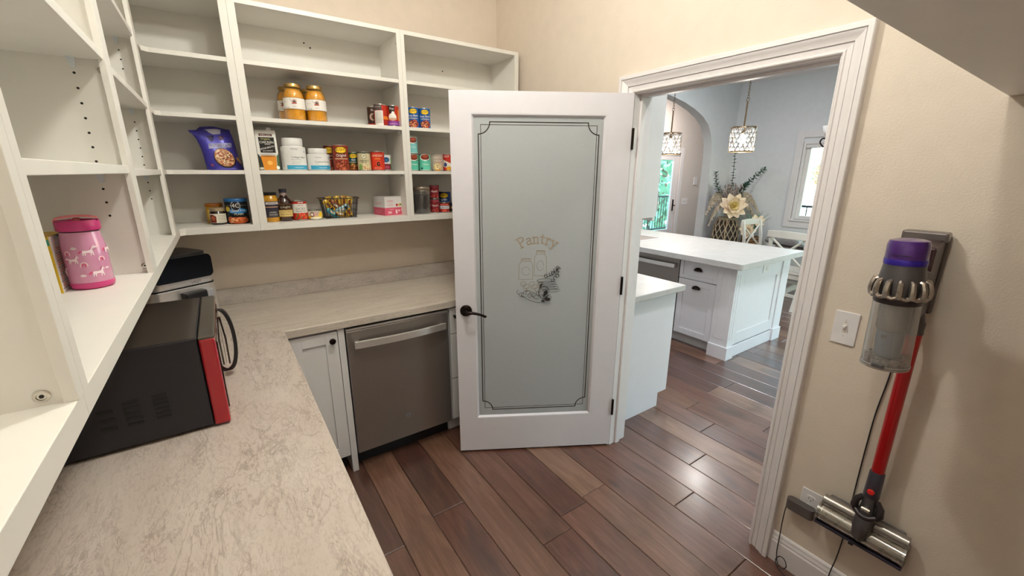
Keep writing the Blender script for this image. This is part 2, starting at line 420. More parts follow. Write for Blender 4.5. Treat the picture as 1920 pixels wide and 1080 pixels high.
for i in range(43):
    x0 = .12 + i * W0; x1 = x0 + W0
    ylo = -.5 if x0 < 1.75 else -.9; yhi = 2.4 if x0 < 1.75 else 4.2
    if x0 > 4.4: ylo = .6
    y = ylo; segs = list(fixed.get(i, []))
    while y < yhi - .05:
        if segs: e, c = segs.pop(0)
        else: e, c = y + R.uniform(.75, 1.55), R.choice([DK, RD, RD, MD, MD, LT, MD, PL])
        e = min(e, yhi)
        if yhi - e < .25: e = yhi
        if e - y > .05: plank(x0, x1, y, e, c); np_ += 1
        y = e
for i in range(9):                                              # a few planks seen through the arch and hall
    plank(6.4 + i * W0, 6.4 + (i + 1) * W0, 4.2, 5.95, R.choice([DK, RD, MD]))

# pantry shell
struct(bx('wall_left', XL - .12, XL, YF, YB + .12, 0, 3.0, M_WALL), 'beige pantry wall behind the left shelving', 'wall')
struct(bx('wall_back', XL, XD, YB, YB + .12, 0, 3.0, M_WALL), 'beige pantry wall behind the back shelving and counter', 'wall')
struct(bx('wall_front', XL - .12, XD, YF - .12, YF, 0, 3.0, M_WALL), 'beige pantry wall behind the viewer', 'wall')
mb = MB(); mb.box(XD, XK, YF - .12, DY0, 0, 3.2).box(XD, XK, DY1, YB + .12, 0, 3.2).box(XD, XK, DY0, DY1, DZ, 3.2)
struct(mb.build('wall_right', M_WALL), 'beige pantry wall pierced by the open doorway', 'wall')
struct(bx('ceiling', XL - .12, XD, YF - .12, YB + .12, 3.0, 3.1, M_CEIL), 'white pantry ceiling', 'ceiling')
for (lx, ly, lz), wh in zip(LAMPS, ('nearer the viewer', 'nearer the back shelves')):
    cl = thing('ceiling_light', 'clear glass globe ceiling lamp in the pantry ' + wh, 'lamp', (lx, ly, 3.0))
    MB().lathe([(.07, 0), (.07, -.012), (.045, -.026), (.03, -.03), (.03, -.045)], 32).build('canopy', M_TRIM, cl, local=True, smooth=True)
    MB().ball((0, 0, -.135), .10, 28).build('globe', M_GLASS, cl, local=True, smooth=True)
    MB().lathe([(.012, -.045), (.024, -.07), (.028, -.085), (.024, -.10), (.008, -.11), (.001, -.111)], 20).build('bulb', M_LAMPD, cl, local=True, smooth=True)

# kitchen, dining corner and hall shell
def wall_x(name, x0, x1, y0, y1, z1, holes, m):                 # wall across X with window holes (y0,y1,z0,z1)
    mb = MB(); y = y0
    for a, b, c, d in sorted(holes):
        mb.box(x0, x1, y, a, 0, z1).box(x0, x1, a, b, 0, c).box(x0, x1, a, b, d, z1); y = b
    mb.box(x0, x1, y, y1, 0, z1); return mb.build(name, m)
WIN = (2.25, 3.05, .93, 2.10); PATIO = (-.4, 2.05, .15, 2.85)
struct(wall_x('wall_dining_window', XW, XW + .15, -2.5, YA, 3.2, [WIN, PATIO], M_KWALL), 'pale grey dining wall holding the tall window', 'wall')
mb = MB(); mb.box(XK - .13, 3.4, -2.65, -2.5, 0, 3.2).box(5.8, XW + .15, -2.65, -2.5, 0, 3.2).box(3.4, 5.8, -2.65, -2.5, 0, .2).box(3.4, 5.8, -2.65, -2.5, 2.45, 3.2)
struct(mb.build('wall_kitchen_side', M_KWALL), 'pale kitchen wall out of view to the right', 'wall')
struct(bx('wall_kitchen_near', XD, XK, -2.5, YF - .12, 0, 3.2, M_KWALL), 'kitchen wall beside the pantry', 'wall')
struct(bx('wall_kitchen_left', XD, XK, YB + .12, YH, 0, 3.2, M_KWALL), 'kitchen wall beyond the pantry corner', 'wall')
right = [(6.95, 0), (6.95, 1.9), (6.93, 2.1), (6.86, 2.27), (6.75, 2.41), (6.58, 2.52), (6.35, 2.61), (6.05, 2.69), (5.7, 2.75), (5.3, 2.785)]
arch = right + [(5.0, 2.79)] + [(10 - x, z) for x, z in right[::-1]]
outline = [(XK, 0), (XK, 3.2), (XW + .15, 3.2), (XW + .15, 0)] + arch
struct(MB().prism(outline, 'y', YA, YA2).build('wall_arch', M_KWALL, smooth=30), 'pale wall with the wide arched opening to the hall', 'wall')
mb = MB(); HD = (7.68, 8.57)                                      # glass door leaf is set into the hall wall
mb.box(XK - .13, 7.50, YH, YH + .15, 0, 3.2).box(8.77, 11.0, YH, YH + .15, 0, 3.2).box(7.50, 8.77, YH, YH + .15, 2.08, 3.2)
struct(mb.build('wall_hall', plain('hall_wall_paint', '#d2c8c2', .75, bs=160, bstr=.25, var=.02)), 'warm grey hall wall seen through the arch', 'wall')
struct(bx('wall_hall_end', 11.0, 11.12, YA2, YH, 0, 3.2, M_KWALL), 'far end wall of the hall', 'wall')
struct(bx('wall_hall_side', XW + .15, 11.0, YA2 - .15, YA2, 0, 3.2, M_KWALL), 'hall wall running past the dining corner', 'wall')
struct(bx('ceiling_kitchen', XD, 11.12, -2.65, YH + .15, 3.2, 3.3, M_CEIL), 'white kitchen and hall ceiling', 'ceiling')
for kx, ky in ((2.75, 0.6), (2.75, 2.6), (4.6, 0.4), (5.6, 2.9), (7.6, 5.2)):
    o = MB().lathe([(.085, 0), (.085, -.006), (.068, -.008), (.068, -.001)], 24, (kx, ky, 3.2)).build('added_recessed_light', M_TRIM, origin=(kx, ky, 3.2), smooth=True)  # trim rings standing at the added fill lamps, out of view
    tag(o, {(2.75, .6): 'added unseen recessed fill light just outside the pantry doorway', (2.75, 2.6): 'added unseen recessed fill light between the wall cabinet and peninsula', (4.6, .4): 'added unseen recessed fill light off the end of the peninsula', (5.6, 2.9): 'added unseen recessed fill light between peninsula and dining table', (7.6, 5.2): 'added unseen recessed fill light in the hall'}[(kx, ky)], 'light', 'added recessed fill lights')
cp = [(0, 0), (.012, .0), (.02, .02), (.05, .05), (.075, .085), (.09, .09), (.09, .1), (0, .1)]
mb = MB().prism([(XW - d, 3.1 + z) for d, z in cp], 'y', -2.5, YA)
cr = mb.build('trim_3', M_TRIM); struct(cr, 'white crown moulding along the dining window wall', 'moulding')
mb = MB().prism([(YA - d, 3.1 + z) for d, z in cp], 'x', XK, XW)
struct(mb.build('trim_4', M_TRIM), 'white crown moulding along the arch wall', 'moulding')

# pantry doorway casing: moulded profile swept round the opening, mitred at the corners
def casing(name, label, face, sgn, y0, y1, zt, wdt=.083, mat=M_TRIM):
    k = wdt / .083
    prof = [(0, 0), (0, .010), (.004, .0135), (.009, .0135), (.012, .009), (.028, .0115), (.0285, .0085), (.031, .0085), (.0315, .0155), (.036, .0165), (.05, .021), (.058, .027), (.0615, .028), (.062, .024), (.0645, .024), (.065, .031), (.080, .031), (.083, .028), (.083, 0)]
    prof = [(d * k, t) for d, t in prof]; n = len(prof)
    t = thing(name, label, 'door casing', kind='structure')
    A = [(y0 - d, 0.0) for d, _ in prof]; B = [(y0 - d, zt + d) for d, _ in prof]; C = [(y1 + d, zt + d) for d, _ in prof]; D = [(y1 + d, 0.0) for d, _ in prof]
    for nm, P, Q in (('casing_leg', A, B), ('casing_head', B, C), ('casing_leg', C, D)):
        vs = [(face + sgn * prof[i][1], P[i][0], P[i][1]) for i in range(n)] + [(face + sgn * prof[i][1], Q[i][0], Q[i][1]) for i in range(n)]
        fs = [(i, (i + 1) % n, n + (i + 1) % n, n + i) for i in range(n)] + [tuple(range(n)), tuple(range(2 * n - 1, n - 1, -1))]
        MB().add(vs, fs).build(nm, mat, t, smooth=25)
    return t
ct = casing('trim_1', 'white moulded casing around the pantry doorway', XD, -1, DY0 + .012, DY1 - .012, DZ - .012)
casing('trim_2', 'white moulded casing on the kitchen side of the doorway', XK, 1, DY0 + .012, DY1 - .012, DZ - .012)
jb = thing('trim_5', 'white door jamb lining the pantry doorway', 'door jamb', kind='structure')
bx('jamb', XD - .002, XK + .002, DY0, DY0 + .018, 0, DZ, M_TRIM, jb, .001)
bx('jamb', XD - .002, XK + .002, DY1 - .018, DY1, 0, DZ, M_TRIM, jb, .001)
bx('jamb_head', XD - .002, XK + .002, DY0 + .018, DY1 - .018, DZ - .018, DZ, M_TRIM, jb, .001)
bx('door_stop', XD + .042, XD + .075, DY0 + .018, DY0 + .03, 0, DZ - .018, M_TRIM, jb, .001)
bx('door_stop', XD + .042, XD + .075, DY1 - .03, DY1 - .018, 0, DZ - .018, M_TRIM, jb, .001)
bx('door_stop', XD + .042, XD + .075, DY0 + .03, DY1 - .03, DZ - .03, DZ - .018, M_TRIM, jb, .001)
bx('strike_plate', XD + .008, XD + .034, DY0 + .018, DY0 + .0195, .88, .95, M_BRONZE, jb)
def baseboard(name, label, poly_ax, face, sgn, a, b):
    pr = [(0, 0), (.016, 0), (.016, .098), (.0125, .104), (.0125, .112), (.009, .122), (.008, .132), (.004, .138), (0, .14)]
    struct(MB().prism([(face + sgn * d, z) for d, z in pr], poly_ax, a, b).build(name, M_TRIM), label, 'baseboard')
baseboard('baseboard_right', 'white moulded baseboard under the cordless vacuum', 'y', XD, -1, YF, DY0 - .072)
baseboard('baseboard_front', 'white baseboard behind the viewer', 'x', YF, 1, .2, XD - .017)
baseboard('baseboard_dining', 'white baseboard below the dining window', 'y', XW, -1, 1.9, YA)
baseboard('baseboard_arch', 'white baseboard right of the arch', 'x', YA, -1, 6.96, XW - .017)

# dining window
wn = thing('window_1', 'tall white framed window in the dining wall with a view of open water', 'window', (XW, 2.65, .93), kind='structure')
y0, y1, z0, z1 = WIN
def frame_x(name, x0, x1, a, b, c, d, wd, m, par):
    mb = MB(); mb.box(x0, x1, a, a + wd, c, d).box(x0, x1, b - wd, b, c, d).box(x0, x1, a + wd, b - wd, c, c + wd).box(x0, x1, a + wd, b - wd, d - wd, d)
    return mb.build(name, m, par, bevel=.003)
frame_x('casing', XW - .022, XW, y0 - .1, y1 + .12, z0 - .12, z1 + .18, .1, M_TRIM, wn)
frame_x('jamb_lining', XW - .02, XW + .13, y0 - .012, y1 + .012, z0 - .02, z1 + .012, .03, M_TRIM, wn)
frame_x('sash', XW + .04, XW + .085, y0 + .018, y1 - .018, z0 + .01, z1 - .018, .055, M_TRIM, wn)
bx('shade_box', XW - .005, XW + .04, y0 + .018, y1 - .018, z1 - .07, z1 - .018, M_TRIM, wn, .004)
bx('sill', XW - .04, XW + .03, y0 - .04, y1 + .04, z0 - .02, z0 + .01, M_TRIM, wn, .004)
bx('pane', XW + .06, XW + .065, y0 + .07, y1 - .07, z0 + .06, z1 - .07, M_GLASS, wn)
wn = thing('window_2', 'wide glazed dining opening hidden past the door casing', 'window', (XW, .7, .15), kind='structure')
y0, y1, z0, z1 = PATIO
frame_x('casing', XW - .022, XW, y0 - .1, y1 + .1, z0 - .1, z1 + .1, .1, M_TRIM, wn)
frame_x('sash', XW + .04, XW + .085, y0, (y0 + y1) / 2, z0, z1, .05, M_TRIM, wn)
frame_x('sash', XW + .04, XW + .085, (y0 + y1) / 2, y1, z0, z1, .05, M_TRIM, wn)
bx('pane', XW + .06, XW + .065, y0 + .05, (y0 + y1) / 2 - .05, z0 + .05, z1 - .05, M_GLASS, wn)
bx('pane', XW + .06, XW + .065, (y0 + y1) / 2 + .05, y1 - .05, z0 + .05, z1 - .05, M_GLASS, wn)
wn = thing('window_3', 'added wide kitchen window, unseen to the right, letting in daylight', 'window', (4.6, -2.5, .2), kind='structure')  # unseen window added so more daylight enters the kitchen
mb = MB(); mb.box(3.4, 3.46, -2.6, -2.55, .2, 2.45).box(4.57, 4.63, -2.6, -2.55, .2, 2.45).box(5.74, 5.8, -2.6, -2.55, .2, 2.45).box(3.46, 5.74, -2.6, -2.55, .2, .26).box(3.46, 5.74, -2.6, -2.55, 2.39, 2.45)
mb.build('sash', M_TRIM, wn)
bx('pane', 3.46, 4.57, -2.58, -2.575, .26, 2.39, M_GLASS, wn); bx('pane', 4.63, 5.74, -2.58, -2.575, .26, 2.39, M_GLASS, wn)

# hall glass door
hd = thing('door_2', 'white full glass exterior door seen through the arch', 'door', (8.25, YH, 0), kind='structure')
mb = MB(); mb.box(7.42, 7.53, YH - .02, YH, 0, 2.19).box(8.75, 8.86, YH - .02, YH, 0, 2.19).box(7.53, 8.75, YH - .02, YH, 2.08, 2.19)
mb.build('casing', M_TRIM, hd, bevel=.004)
mb = MB(); mb.box(7.5, 7.68, YH + .03, YH + .075, .01, 2.07).box(8.57, 8.765, YH + .03, YH + .075, .01, 2.07).box(7.68, 8.57, YH + .03, YH + .075, .01, .38).box(7.68, 8.57, YH + .03, YH + .075, 1.93, 2.07)
mb.build('door_frame', M_TRIM, hd, bevel=.004)
bx('pane', 7.68, 8.57, YH + .05, YH + .055, .38, 1.93, M_GLASS, hd)
h = MB().box(8.65, 8.69, YH + .018, YH + .03, .80, 1.06).tube([(8.67, YH + .02, .93), (8.67, YH - .03, .93), (8.60, YH - .035, .925)], .011).build('door_handle', M_BRONZE, hd)
tag(h, 'dark lever handle on a long backplate')
# ------------------------------------------------------------ pantry door: open, hinged on the far jamb
P0 = Vector((.992, 1.986, 0)); P1 = Vector((1.79, 1.524, 0)); DW = (P1 - P0).length
U = (P1 - P0).normalized(); NB = Vector((-U.y, U.x, 0))          # NB points away from the viewer
dr = thing('door_1', 'white pantry door with a frosted glass panel, standing open', 'door', (P0.x, P0.y, 0), math.atan2(U.y, U.x), kind='structure')
T = .035; GU0, GU1, GZ0, GZ1 = .104, .790, .231, 1.930
def dbx(name, u0, u1, n0, n1, z0, z1, m, bevel=.0015, par=dr): return MB().box(u0, u1, n0, n1, z0, z1).build(name, m, par, local=True, bevel=bevel)
DB, DTp = .012, 2.034
dbx('stile', 0, GU0, 0, T, DB, DTp, M_DOORP, 0); dbx('stile', GU1, DW, 0, T, DB, DTp, M_DOORP, 0)
dbx('rail', GU0, GU1, 0, T, DB, GZ0, M_DOORP, 0); dbx('rail', GU0, GU1, 0, T, GZ1, DTp, M_DOORP, 0)
for n0, n1, nn in ((.001, .013, 1), (.022, .034, -1)):            # sloped glazing beads
    for (a, b, ax) in ((GU0, 1, 'u'), (GU1, -1, 'u'), (GZ0, 1, 'z'), (GZ1, -1, 'z')):
        f, k = (n0, n1) if nn == 1 else (n1, n0)
        pr = [(a, f), (a + b * .004, f), (a + b * .013, k), (a, k)]
        if ax == 'u': MB().prism(pr, 'z', GZ0, GZ1).build('glazing_bead', M_DOORP, dr, local=True)
        else: MB().add([(GU0, n, z) for z, n in pr] + [(GU1, n, z) for z, n in pr], [(0, 1, 5, 4), (1, 2, 6, 5), (2, 3, 7, 6), (3, 0, 4, 7), (0, 3, 2, 1), (4, 5, 6, 7)]).build('glazing_bead', M_DOORP, dr, local=True)
gp = dbx('glass_pane', GU0 + .001, GU1 - .001, .0145, .0185, GZ0 + .001, GZ1 - .001, M_FROST, 0)
# clear lines and picture etched in the frost
M_ETCH = glassy('clear_etched_line', '#6f6a66', .9, .06, .35, '#4f4844')
M_ETCHD = plain('etched_dark', '#2e2c2d', .3)
M_ETCHT = plain('etched_tan', '#a3917c', .4)
def dm(u, v, e): return (u, .0145 - e, v)
def arcp(cu, cz, r, a0, a1, n=10): return [(cu + r * math.cos(math.radians(a0 + (a1 - a0) * i / n)), cz + r * math.sin(math.radians(a0 + (a1 - a0) * i / n))) for i in range(n + 1)]
a0, a1, b0, b1, rr = .140, .756, .279, 1.893, .058
loopA = arcp(a0, b0, rr, 90, 0) + arcp(a1, b0, rr, 180, 90) + arcp(a1, b1, rr, 270, 180) + arcp(a0, b1, rr, 0, -90)
loopA.append(loopA[0])
c0, c1, d0, d1 = a0 + .012, a1 - .012, b0 + .013, b1 - .013
loopB = [(c0, d0), (c1, d0), (c1, d1), (c0, d1), (c0, d0)]
art_part('etched_border', [('s', loopA, .0055, M_ETCH), ('s', loopB, .0028, M_ETCH)], dm, gp)
# serif word on an arc, drawn stroke by stroke
G = {'P': (.66, [[(0, 0), (.3, 0)], [(0, 1), (.35, 1)], [(.15, 0), (.15, 1)], [(.15, 1), (.42, .98), (.56, .88), (.58, .74), (.5, .58), (.38, .52), (.15, .5)]]),
     'a': (.62, [[(.12, .56), (.22, .64), (.38, .64), (.45, .54), (.45, .1), (.5, .02), (.58, .04)], [(.45, .4), (.25, .36), (.1, .26), (.1, .1), (.2, .01), (.34, .04), (.45, .14)]]),
     'n': (.68, [[(.02, .62), (.16, .64), (.16, 0)], [(.02, 0), (.28, 0)], [(.16, .5), (.26, .62), (.42, .63), (.5, .52), (.5, 0)], [(.4, 0), (.62, 0)]]),
     't': (.5, [[(.2, .88), (.2, .12), (.27, .02), (.4, .05)], [(.04, .62), (.4, .62)]]),
     'r': (.52, [[(.02, .62), (.16, .64), (.16, 0)], [(.02, 0), (.3, 0)], [(.16, .46), (.26, .6), (.36, .64), (.46, .58)]]),
     'y': (.62, [[(.0, .62), (.22, .62)], [(.38, .62), (.6, .62)], [(.11, .62), (.31, .04)], [(.49, .62), (.31, .04), (.2, -.24), (.06, -.26)]])}
word = []; tot = sum(G[c][0] for c in 'Pantry'); sz = .0545; RA = .165; cu, cz = .4525, 1.2795 - RA + .002
pos = 0
for ch in 'Pantry':
    for st in G[ch][1]:
        pts = []
        for x, y in st:
            a = ((pos + x) - tot / 2) * sz / RA; q = RA + y * sz
            pts.append((cu + q * math.sin(a), cz + q * math.cos(a)))
        word.append(('s', pts, .0058 if ch == 'P' else .0052, M_ETCHT))
    pos += G[ch][0]
art_part('etched_word', word, dm, gp)
jar = lambda x, z, wd, h: [('s', [(x - wd * .5, z + h), (x + wd * .5, z + h), (x + wd * .5, z + h * .86), (x - wd * .5, z + h * .86), (x - wd * .5, z + h)], .0022, M_ETCHT),
                           ('s', [(x - wd * .5, z + h * .86), (x - wd * .72, z + h * .72), (x - wd * .74, z), (x + wd * .74, z), (x + wd * .72, z + h * .72), (x + wd * .5, z + h * .86)], .0022, M_ETCHT),
                           ('s', ell(x, z + h * .4, wd * .42, h * .2, 14), .0018, M_ETCHT), ('s', ell(x, z + h * .95, wd * .46, h * .03, 12), .0018, M_ETCHT)]
pic = jar(.388, 1.08, .052, .118) + jar(.468, 1.10, .046, .142)
ra = random.Random(5)
for k in range(7): pic.append(('s', ell(.375 + k * .016, 1.055 - (k % 3) * .016, .016, .013, 10), .0022, M_ETCHT))
for k in range(5): pic.append(('s', ell(.50 + .008 * k, 1.072 - .014 * k, .05, .011, 14), .002, M_ETCHD))
for k in range(16):                                               # leaf frills, upper right
    a = k / 16; x, z = .50 + .07 * math.sin(a * PI), 1.10 + .075 * a
    if k > 8: x, z = .575 - .012 * (k % 4), 1.155 - .011 * (k - 8)
    pic.append(('s', arcp(x, z, .010, ra.uniform(0, 180), ra.uniform(220, 380), 6), .003, M_ETCHD))
for k in range(15):                                               # leaves and grapes, lower left
    x, z = .352 + .012 * k, 1.02 - .034 * ra.random() - .002 * k
    pic.append(('s', arcp(x, z, .013, ra.uniform(0, 120), ra.uniform(200, 340), 6), .0022, M_ETCHD))
pic.append(('s', [(.36, .995), (.39, .972), (.42, .958), (.455, .948), (.475, .947)], .0024, M_ETCHD))
pic += [('s', ell(.488, 1.008, .030, .036, 16), .0028, M_ETCHD), ('p', [(.485, .978), (.512, 1.0), (.508, 1.022), (.49, 1.012)], M_ETCHD),
        ('p', [(.463, 1.03), (.47, 1.03), (.48, 1.062), (.472, 1.058)], M_ETCHD), ('e', .512, .968, .015, .009, M_ETCHD), ('s', ell(.515, .972, .018, .014, 12), .0025, M_ETCHD), ('e', .486, .957, .009, .006, M_ETCHD), ('s', ell(.489, .957, .014, .011, 10), .0022, M_ETCHD)]
art_part('etched_picture', pic, dm, gp)
# lever handle and hinges
hn = Vector((.056, 0, .912))
rs = MB().lathe([(.031, 0), (.033, .003), (.033, .006), (.028, .010), (.015, .012), (.013, .012)], 28, M=Matrix.Translation(hn) @ Matrix.Rotation(PI / 2, 4, 'X')).build('door_handle', M_BRONZE, dr, local=True, smooth=True)
lv = MB().tube([(hn.x, -.01, hn.z), (hn.x, -.045, hn.z), (hn.x + .012, -.052, hn.z), (hn.x + .035, -.053, hn.z + .001), (hn.x + .06, -.053, hn.z - .004), (hn.x + .085, -.052, hn.z - .012), (hn.x + .105, -.051, hn.z - .022), (hn.x + .112, -.05, hn.z - .021)], [.010, .010, .010, .0085, .0075, .0068, .0075, .004], 10)
lv.build('lever', M_BRONZE, rs, local=True, smooth=60)
MB().lathe([(.031, 0), (.033, .003), (.028, .010), (.013, .012)], 24, M=Matrix.Translation((.056, T, .912)) @ Matrix.Rotation(-PI / 2, 4, 'X')).build('door_handle', M_BRONZE, dr, local=True, smooth=True)
for hz in (1.817, 1.039, .273):
    mb = MB().lathe([(.004, -.053), (.0072, -.050), (.0072, .050), (.004, .053)], 12, (DW + .005, -.004, hz))
    mb.box(DW - .0005, DW + .0022, .001, .032, hz - .05, hz + .05)
    mb.build('hinge', M_BRONZE, dr, local=True, smooth=True)

# ------------------------------------------------------------ shelving units
FZ = (1.36, 1.392); ZT = (2.386, 2.407); SHT = (1.657, 1.905, 2.155); TH = .019; YFR = 2.49; XFR = -.17
M_PEG = plain('shelf_pin_plastic', '#d9e0e6', .3)
def pin_holes(pts, axis, sgn, par, r=.0028):
    mb = MB()
    for p in pts:
        vs = []
        for k in range(10):
            a = 2 * PI * k / 10; q = [r * math.cos(a), r * math.sin(a)]
            v = list(p)
            o = [i for i in range(3) if i != axis]; v[o[0]] += q[0]; v[o[1]] += q[1]; v[axis] += sgn * .0004
            vs.append(tuple(v))
        mb.add(vs, [tuple(range(10))])
    return tag(mb.build('pin_holes', M_HOLE, par, recalc=False), 'row of small dark shelf pin holes', kind='stuff')
def screw(p, axis, sgn, par):
    rot = {0: Matrix.Rotation(sgn * PI / 2, 4, 'Y'), 1: Matrix.Rotation(-sgn * PI / 2, 4, 'X')}[axis]
    mb = MB().lathe([(.0075, 0), (.0075, .001), (.006, .0018), (.0045, .0018), (.004, .0008), (.0015, .0008)], 16, M=Matrix.Translation(p) @ rot)
    mb.xf(Matrix.Identity(4)); o = mb.build('connector_screw', M_CHROME, par, smooth=True)
    MB().cyl(Vector(p) + Vector([sgn * .0006 if axis == i else 0 for i in range(3)]), Vector(p) + Vector([sgn * .0012 if axis == i else 0 for i in range(3)]), .0024, n=6).build('screw_recess', M_HOLE, o)
def clip(x, y, z, par):
    MB().box(x - .006, x + .006, y - .01, y + .01, z - .004, z).box(x - .006, x + .006, y - .003, y + .003, z - .018, z - .004).build('shelf_pin', M_PEG, par)
# back, centre and right units (fronts at YFR)
def back_unit(label, x0, x1, st0, st1, shelves=SHT, left=True):
    t = thing('shelf_unit', label, 'shelf unit', ((x0 + x1) / 2, 2.65, FZ[0]), group=None)
    bx('back_panel', x0 + .001, x1 - .001, 2.802, 2.813, FZ[0], ZT[1], M_SHELF, t)
    bx('bottom_panel', x0, x1, YFR, 2.802, *FZ, M_SHELF, t, .001)
    bx('top_panel', x0, x1, YFR, 2.802, *ZT, M_SHELF, t, .001)
    if left: bx('side_panel', x0, x0 + .018, YFR + .012, 2.802, FZ[1], ZT[0], M_SHELF, t)
    bx('side_panel', x1 - .018, x1, YFR + .012, 2.802, FZ[1], ZT[0], M_SHELF, t)
    if left: bx('face_stile', x0, st0, YFR - .001, YFR + .012, FZ[1], ZT[0], M_SHELF, t, .0008)
    bx('face_stile', st1, x1, YFR - .001, YFR + .012, FZ[1], ZT[0], M_SHELF, t, .0008)
    return t
uA = thing('shelf_unit', 'white corner shelf unit holding the purple oats bag', 'shelf unit', (-.2, 2.65, FZ[0]))
bx('back_panel', XL + .002, .156, 2.802, 2.813, FZ[0], ZT[1], M_SHELF, uA)
bx('side_panel', .138, .1565, YFR + .012, 2.802, FZ[1], ZT[0], M_SHELF, uA)
bx('face_stile', .1255, .1565, YFR - .001, YFR + .012, FZ[1], ZT[0], M_SHELF, uA, .0008)
YC = 2.315                                                        # where the corner unit meets the left run
bx('back_panel', XL + .002, XL + .012, YC, 2.802, FZ[0], ZT[1], M_SHELF, uA)
def lshelf(name, z0, z1, rx=0):
    poly = [(XL + .012, YC + .001), (XFR - rx, YC + .001), (XFR - rx, YFR - .02 + rx), (XFR + .02 - rx, YFR + rx), (.138 if rx else .1565, YFR + rx), (.138 if rx else .1565, 2.802), (XL + .012, 2.802)]
    return MB().prism(poly, 'z', z0, z1).build(name, M_SHELF, uA, bevel=.001)
lshelf('bottom_panel', *FZ); lshelf('top_panel', *ZT)
for z in SHT: lshelf('shelf', z - TH, z, .002); clip(.131, YFR + .03, z - TH, uA)
uB = back_unit('wide white centre shelf unit holding the peach jars and canned goods', .157, .9595, .190, .937)
uC = back_unit('white right hand shelf unit partly behind the open door', .960, 1.762, .982, 1.731)
for u, a, b in ((uB, .175, .9415), (uC, .978, 1.744)):
    for z in SHT:
        bx('shelf', a, b, YFR + .002 if u is uC else YFR + .004, 2.802, z - TH, z, M_SHELF, u, .001)
        clip(a + .007, YFR + .05, z - TH, u); clip(b - .007, YFR + .05, z - TH, u)
for x, z, u in ((.55, 2.32, uB), (1.36, 2.30, uC), (.52, 2.34, uB)):
    MB().cyl((x, 2.802, z), (x, 2.799, z), .004, n=10).build('fixing_screw', M_BRONZE, u)
screw((.138, YFR + .02, 2.34), 0, -1, uA); screw((.9415, YFR + .02, 2.34), 0, -1, uB); screw((1.744, YFR + .02, 2.34), 0, -1, uC)
# left run (fronts at XFR)
def left_unit(label, y0, y1, s0, s1, shelves):
    t = thing('shelf_unit', label, 'shelf unit', (-.33, (y0 + y1) / 2, FZ[0]))
    bx('back_panel', XL + .002, XL + .012, y0, y1, FZ[0], ZT[1], M_SHELF, t)
    bx('bottom_panel', XL + .012, XFR, y0, y1, *FZ, M_SHELF, t, .001); bx('top_panel', XL + .012, XFR, y0, y1, *ZT, M_SHELF, t, .001)
    bx('side_panel', XL + .012, XFR - .002, y0, y0 + .018, FZ[1], ZT[0], M_SHELF, t)
    bx('side_panel', XL + .012, XFR - .002, y1 - .018, y1, FZ[1], ZT[0], M_SHELF, t)
    if s0 > y0 + .018: bx('face_stile', XFR - .012, XFR + .001, y0, s0, FZ[1], ZT[0], M_SHELF, t, .0008)
    if s1 < y1 - .018: bx('face_stile', XFR - .012, XFR + .001, s1, y1, FZ[1], ZT[0], M_SHELF, t, .0008)
    for z in shelves:
        bx('shelf', XL + .012, XFR - .003, y0 + .018, y1 - .018, z - TH, z, M_SHELF, t, .001)
        for yy in (y1 - .026,):
            MB().box(-.236, -.222, yy - .004, yy + .008, z - TH - .005, z - TH).prism([(-.236, z - TH - .005), (-.222, z - TH - .005), (-.225, z - TH - .022), (-.233, z - TH - .022)], 'y', yy + .003, yy + .0078).build('shelf_pin', M_PEG, t)
    return t
uD = left_unit('white left hand shelf unit nearest the viewer', -.30, .669, -.26, .646, ())
uE = left_unit('white left hand shelf unit holding the pink bottle', .67, 1.459, .692, 1.425, (1.664, 1.919))
uF = left_unit('white left hand shelf unit between the pink bottle and the corner', 1.46, YC, 1.497, 2.243, (1.657, 1.905, 2.155))
pin_holes([(-.2295, 1.441, z) for z in [1.868 - .0325 * i for i in range(7)] + [1.608 - .0325 * i for i in range(3)] + [2.3 - .0325 * i for i in range(9)]], 1, -1, uE)
pin_holes([(-.4, 1.441, z) for z in [1.868 - .0325 * i for i in range(7)] + [1.608 - .0325 * i for i in range(3)]], 1, -1, uE)
zs = [2.125 - .0325 * i for i in range(4)] + [1.87 - .0325 * i for i in range(7)] + [1.606 - .0325 * i for i in range(3)]
pin_holes([(-.2265, YC - .018, z) for z in zs], 1, -1, uF); pin_holes([(-.181, YC - .018, z) for z in (2.0, 1.70, 1.41)], 1, -1, uF, .002)
screw((-.182, 1.441, 1.878), 1, -1, uE); screw((-.186, 1.441, 1.41), 1, -1, uE); screw((-.198, .651, 1.404), 1, -1, uD)
# shelf above and beside the viewer, on the right
uG = thing('shelf_unit', 'white shelf overhead at the upper right', 'shelf unit', (1.2, -.1, 1.853))
bx('bottom_panel', .5, XD - .002, YF + .012, .251, 1.853, 1.878, M_SHELF, uG, .001)
bx('top_panel', .5, XD - .002, YF + .012, .251, 2.386, 2.407, M_SHELF, uG, .001)
bx('back_panel', .5, XD - .002, YF + .002, YF + .012, 1.853, 2.407, M_SHELF, uG)
for x in (.5, 1.14, XD - .02): bx('side_panel', x, x + .018, YF + .012, .245, 1.878, 2.386, M_SHELF, uG)

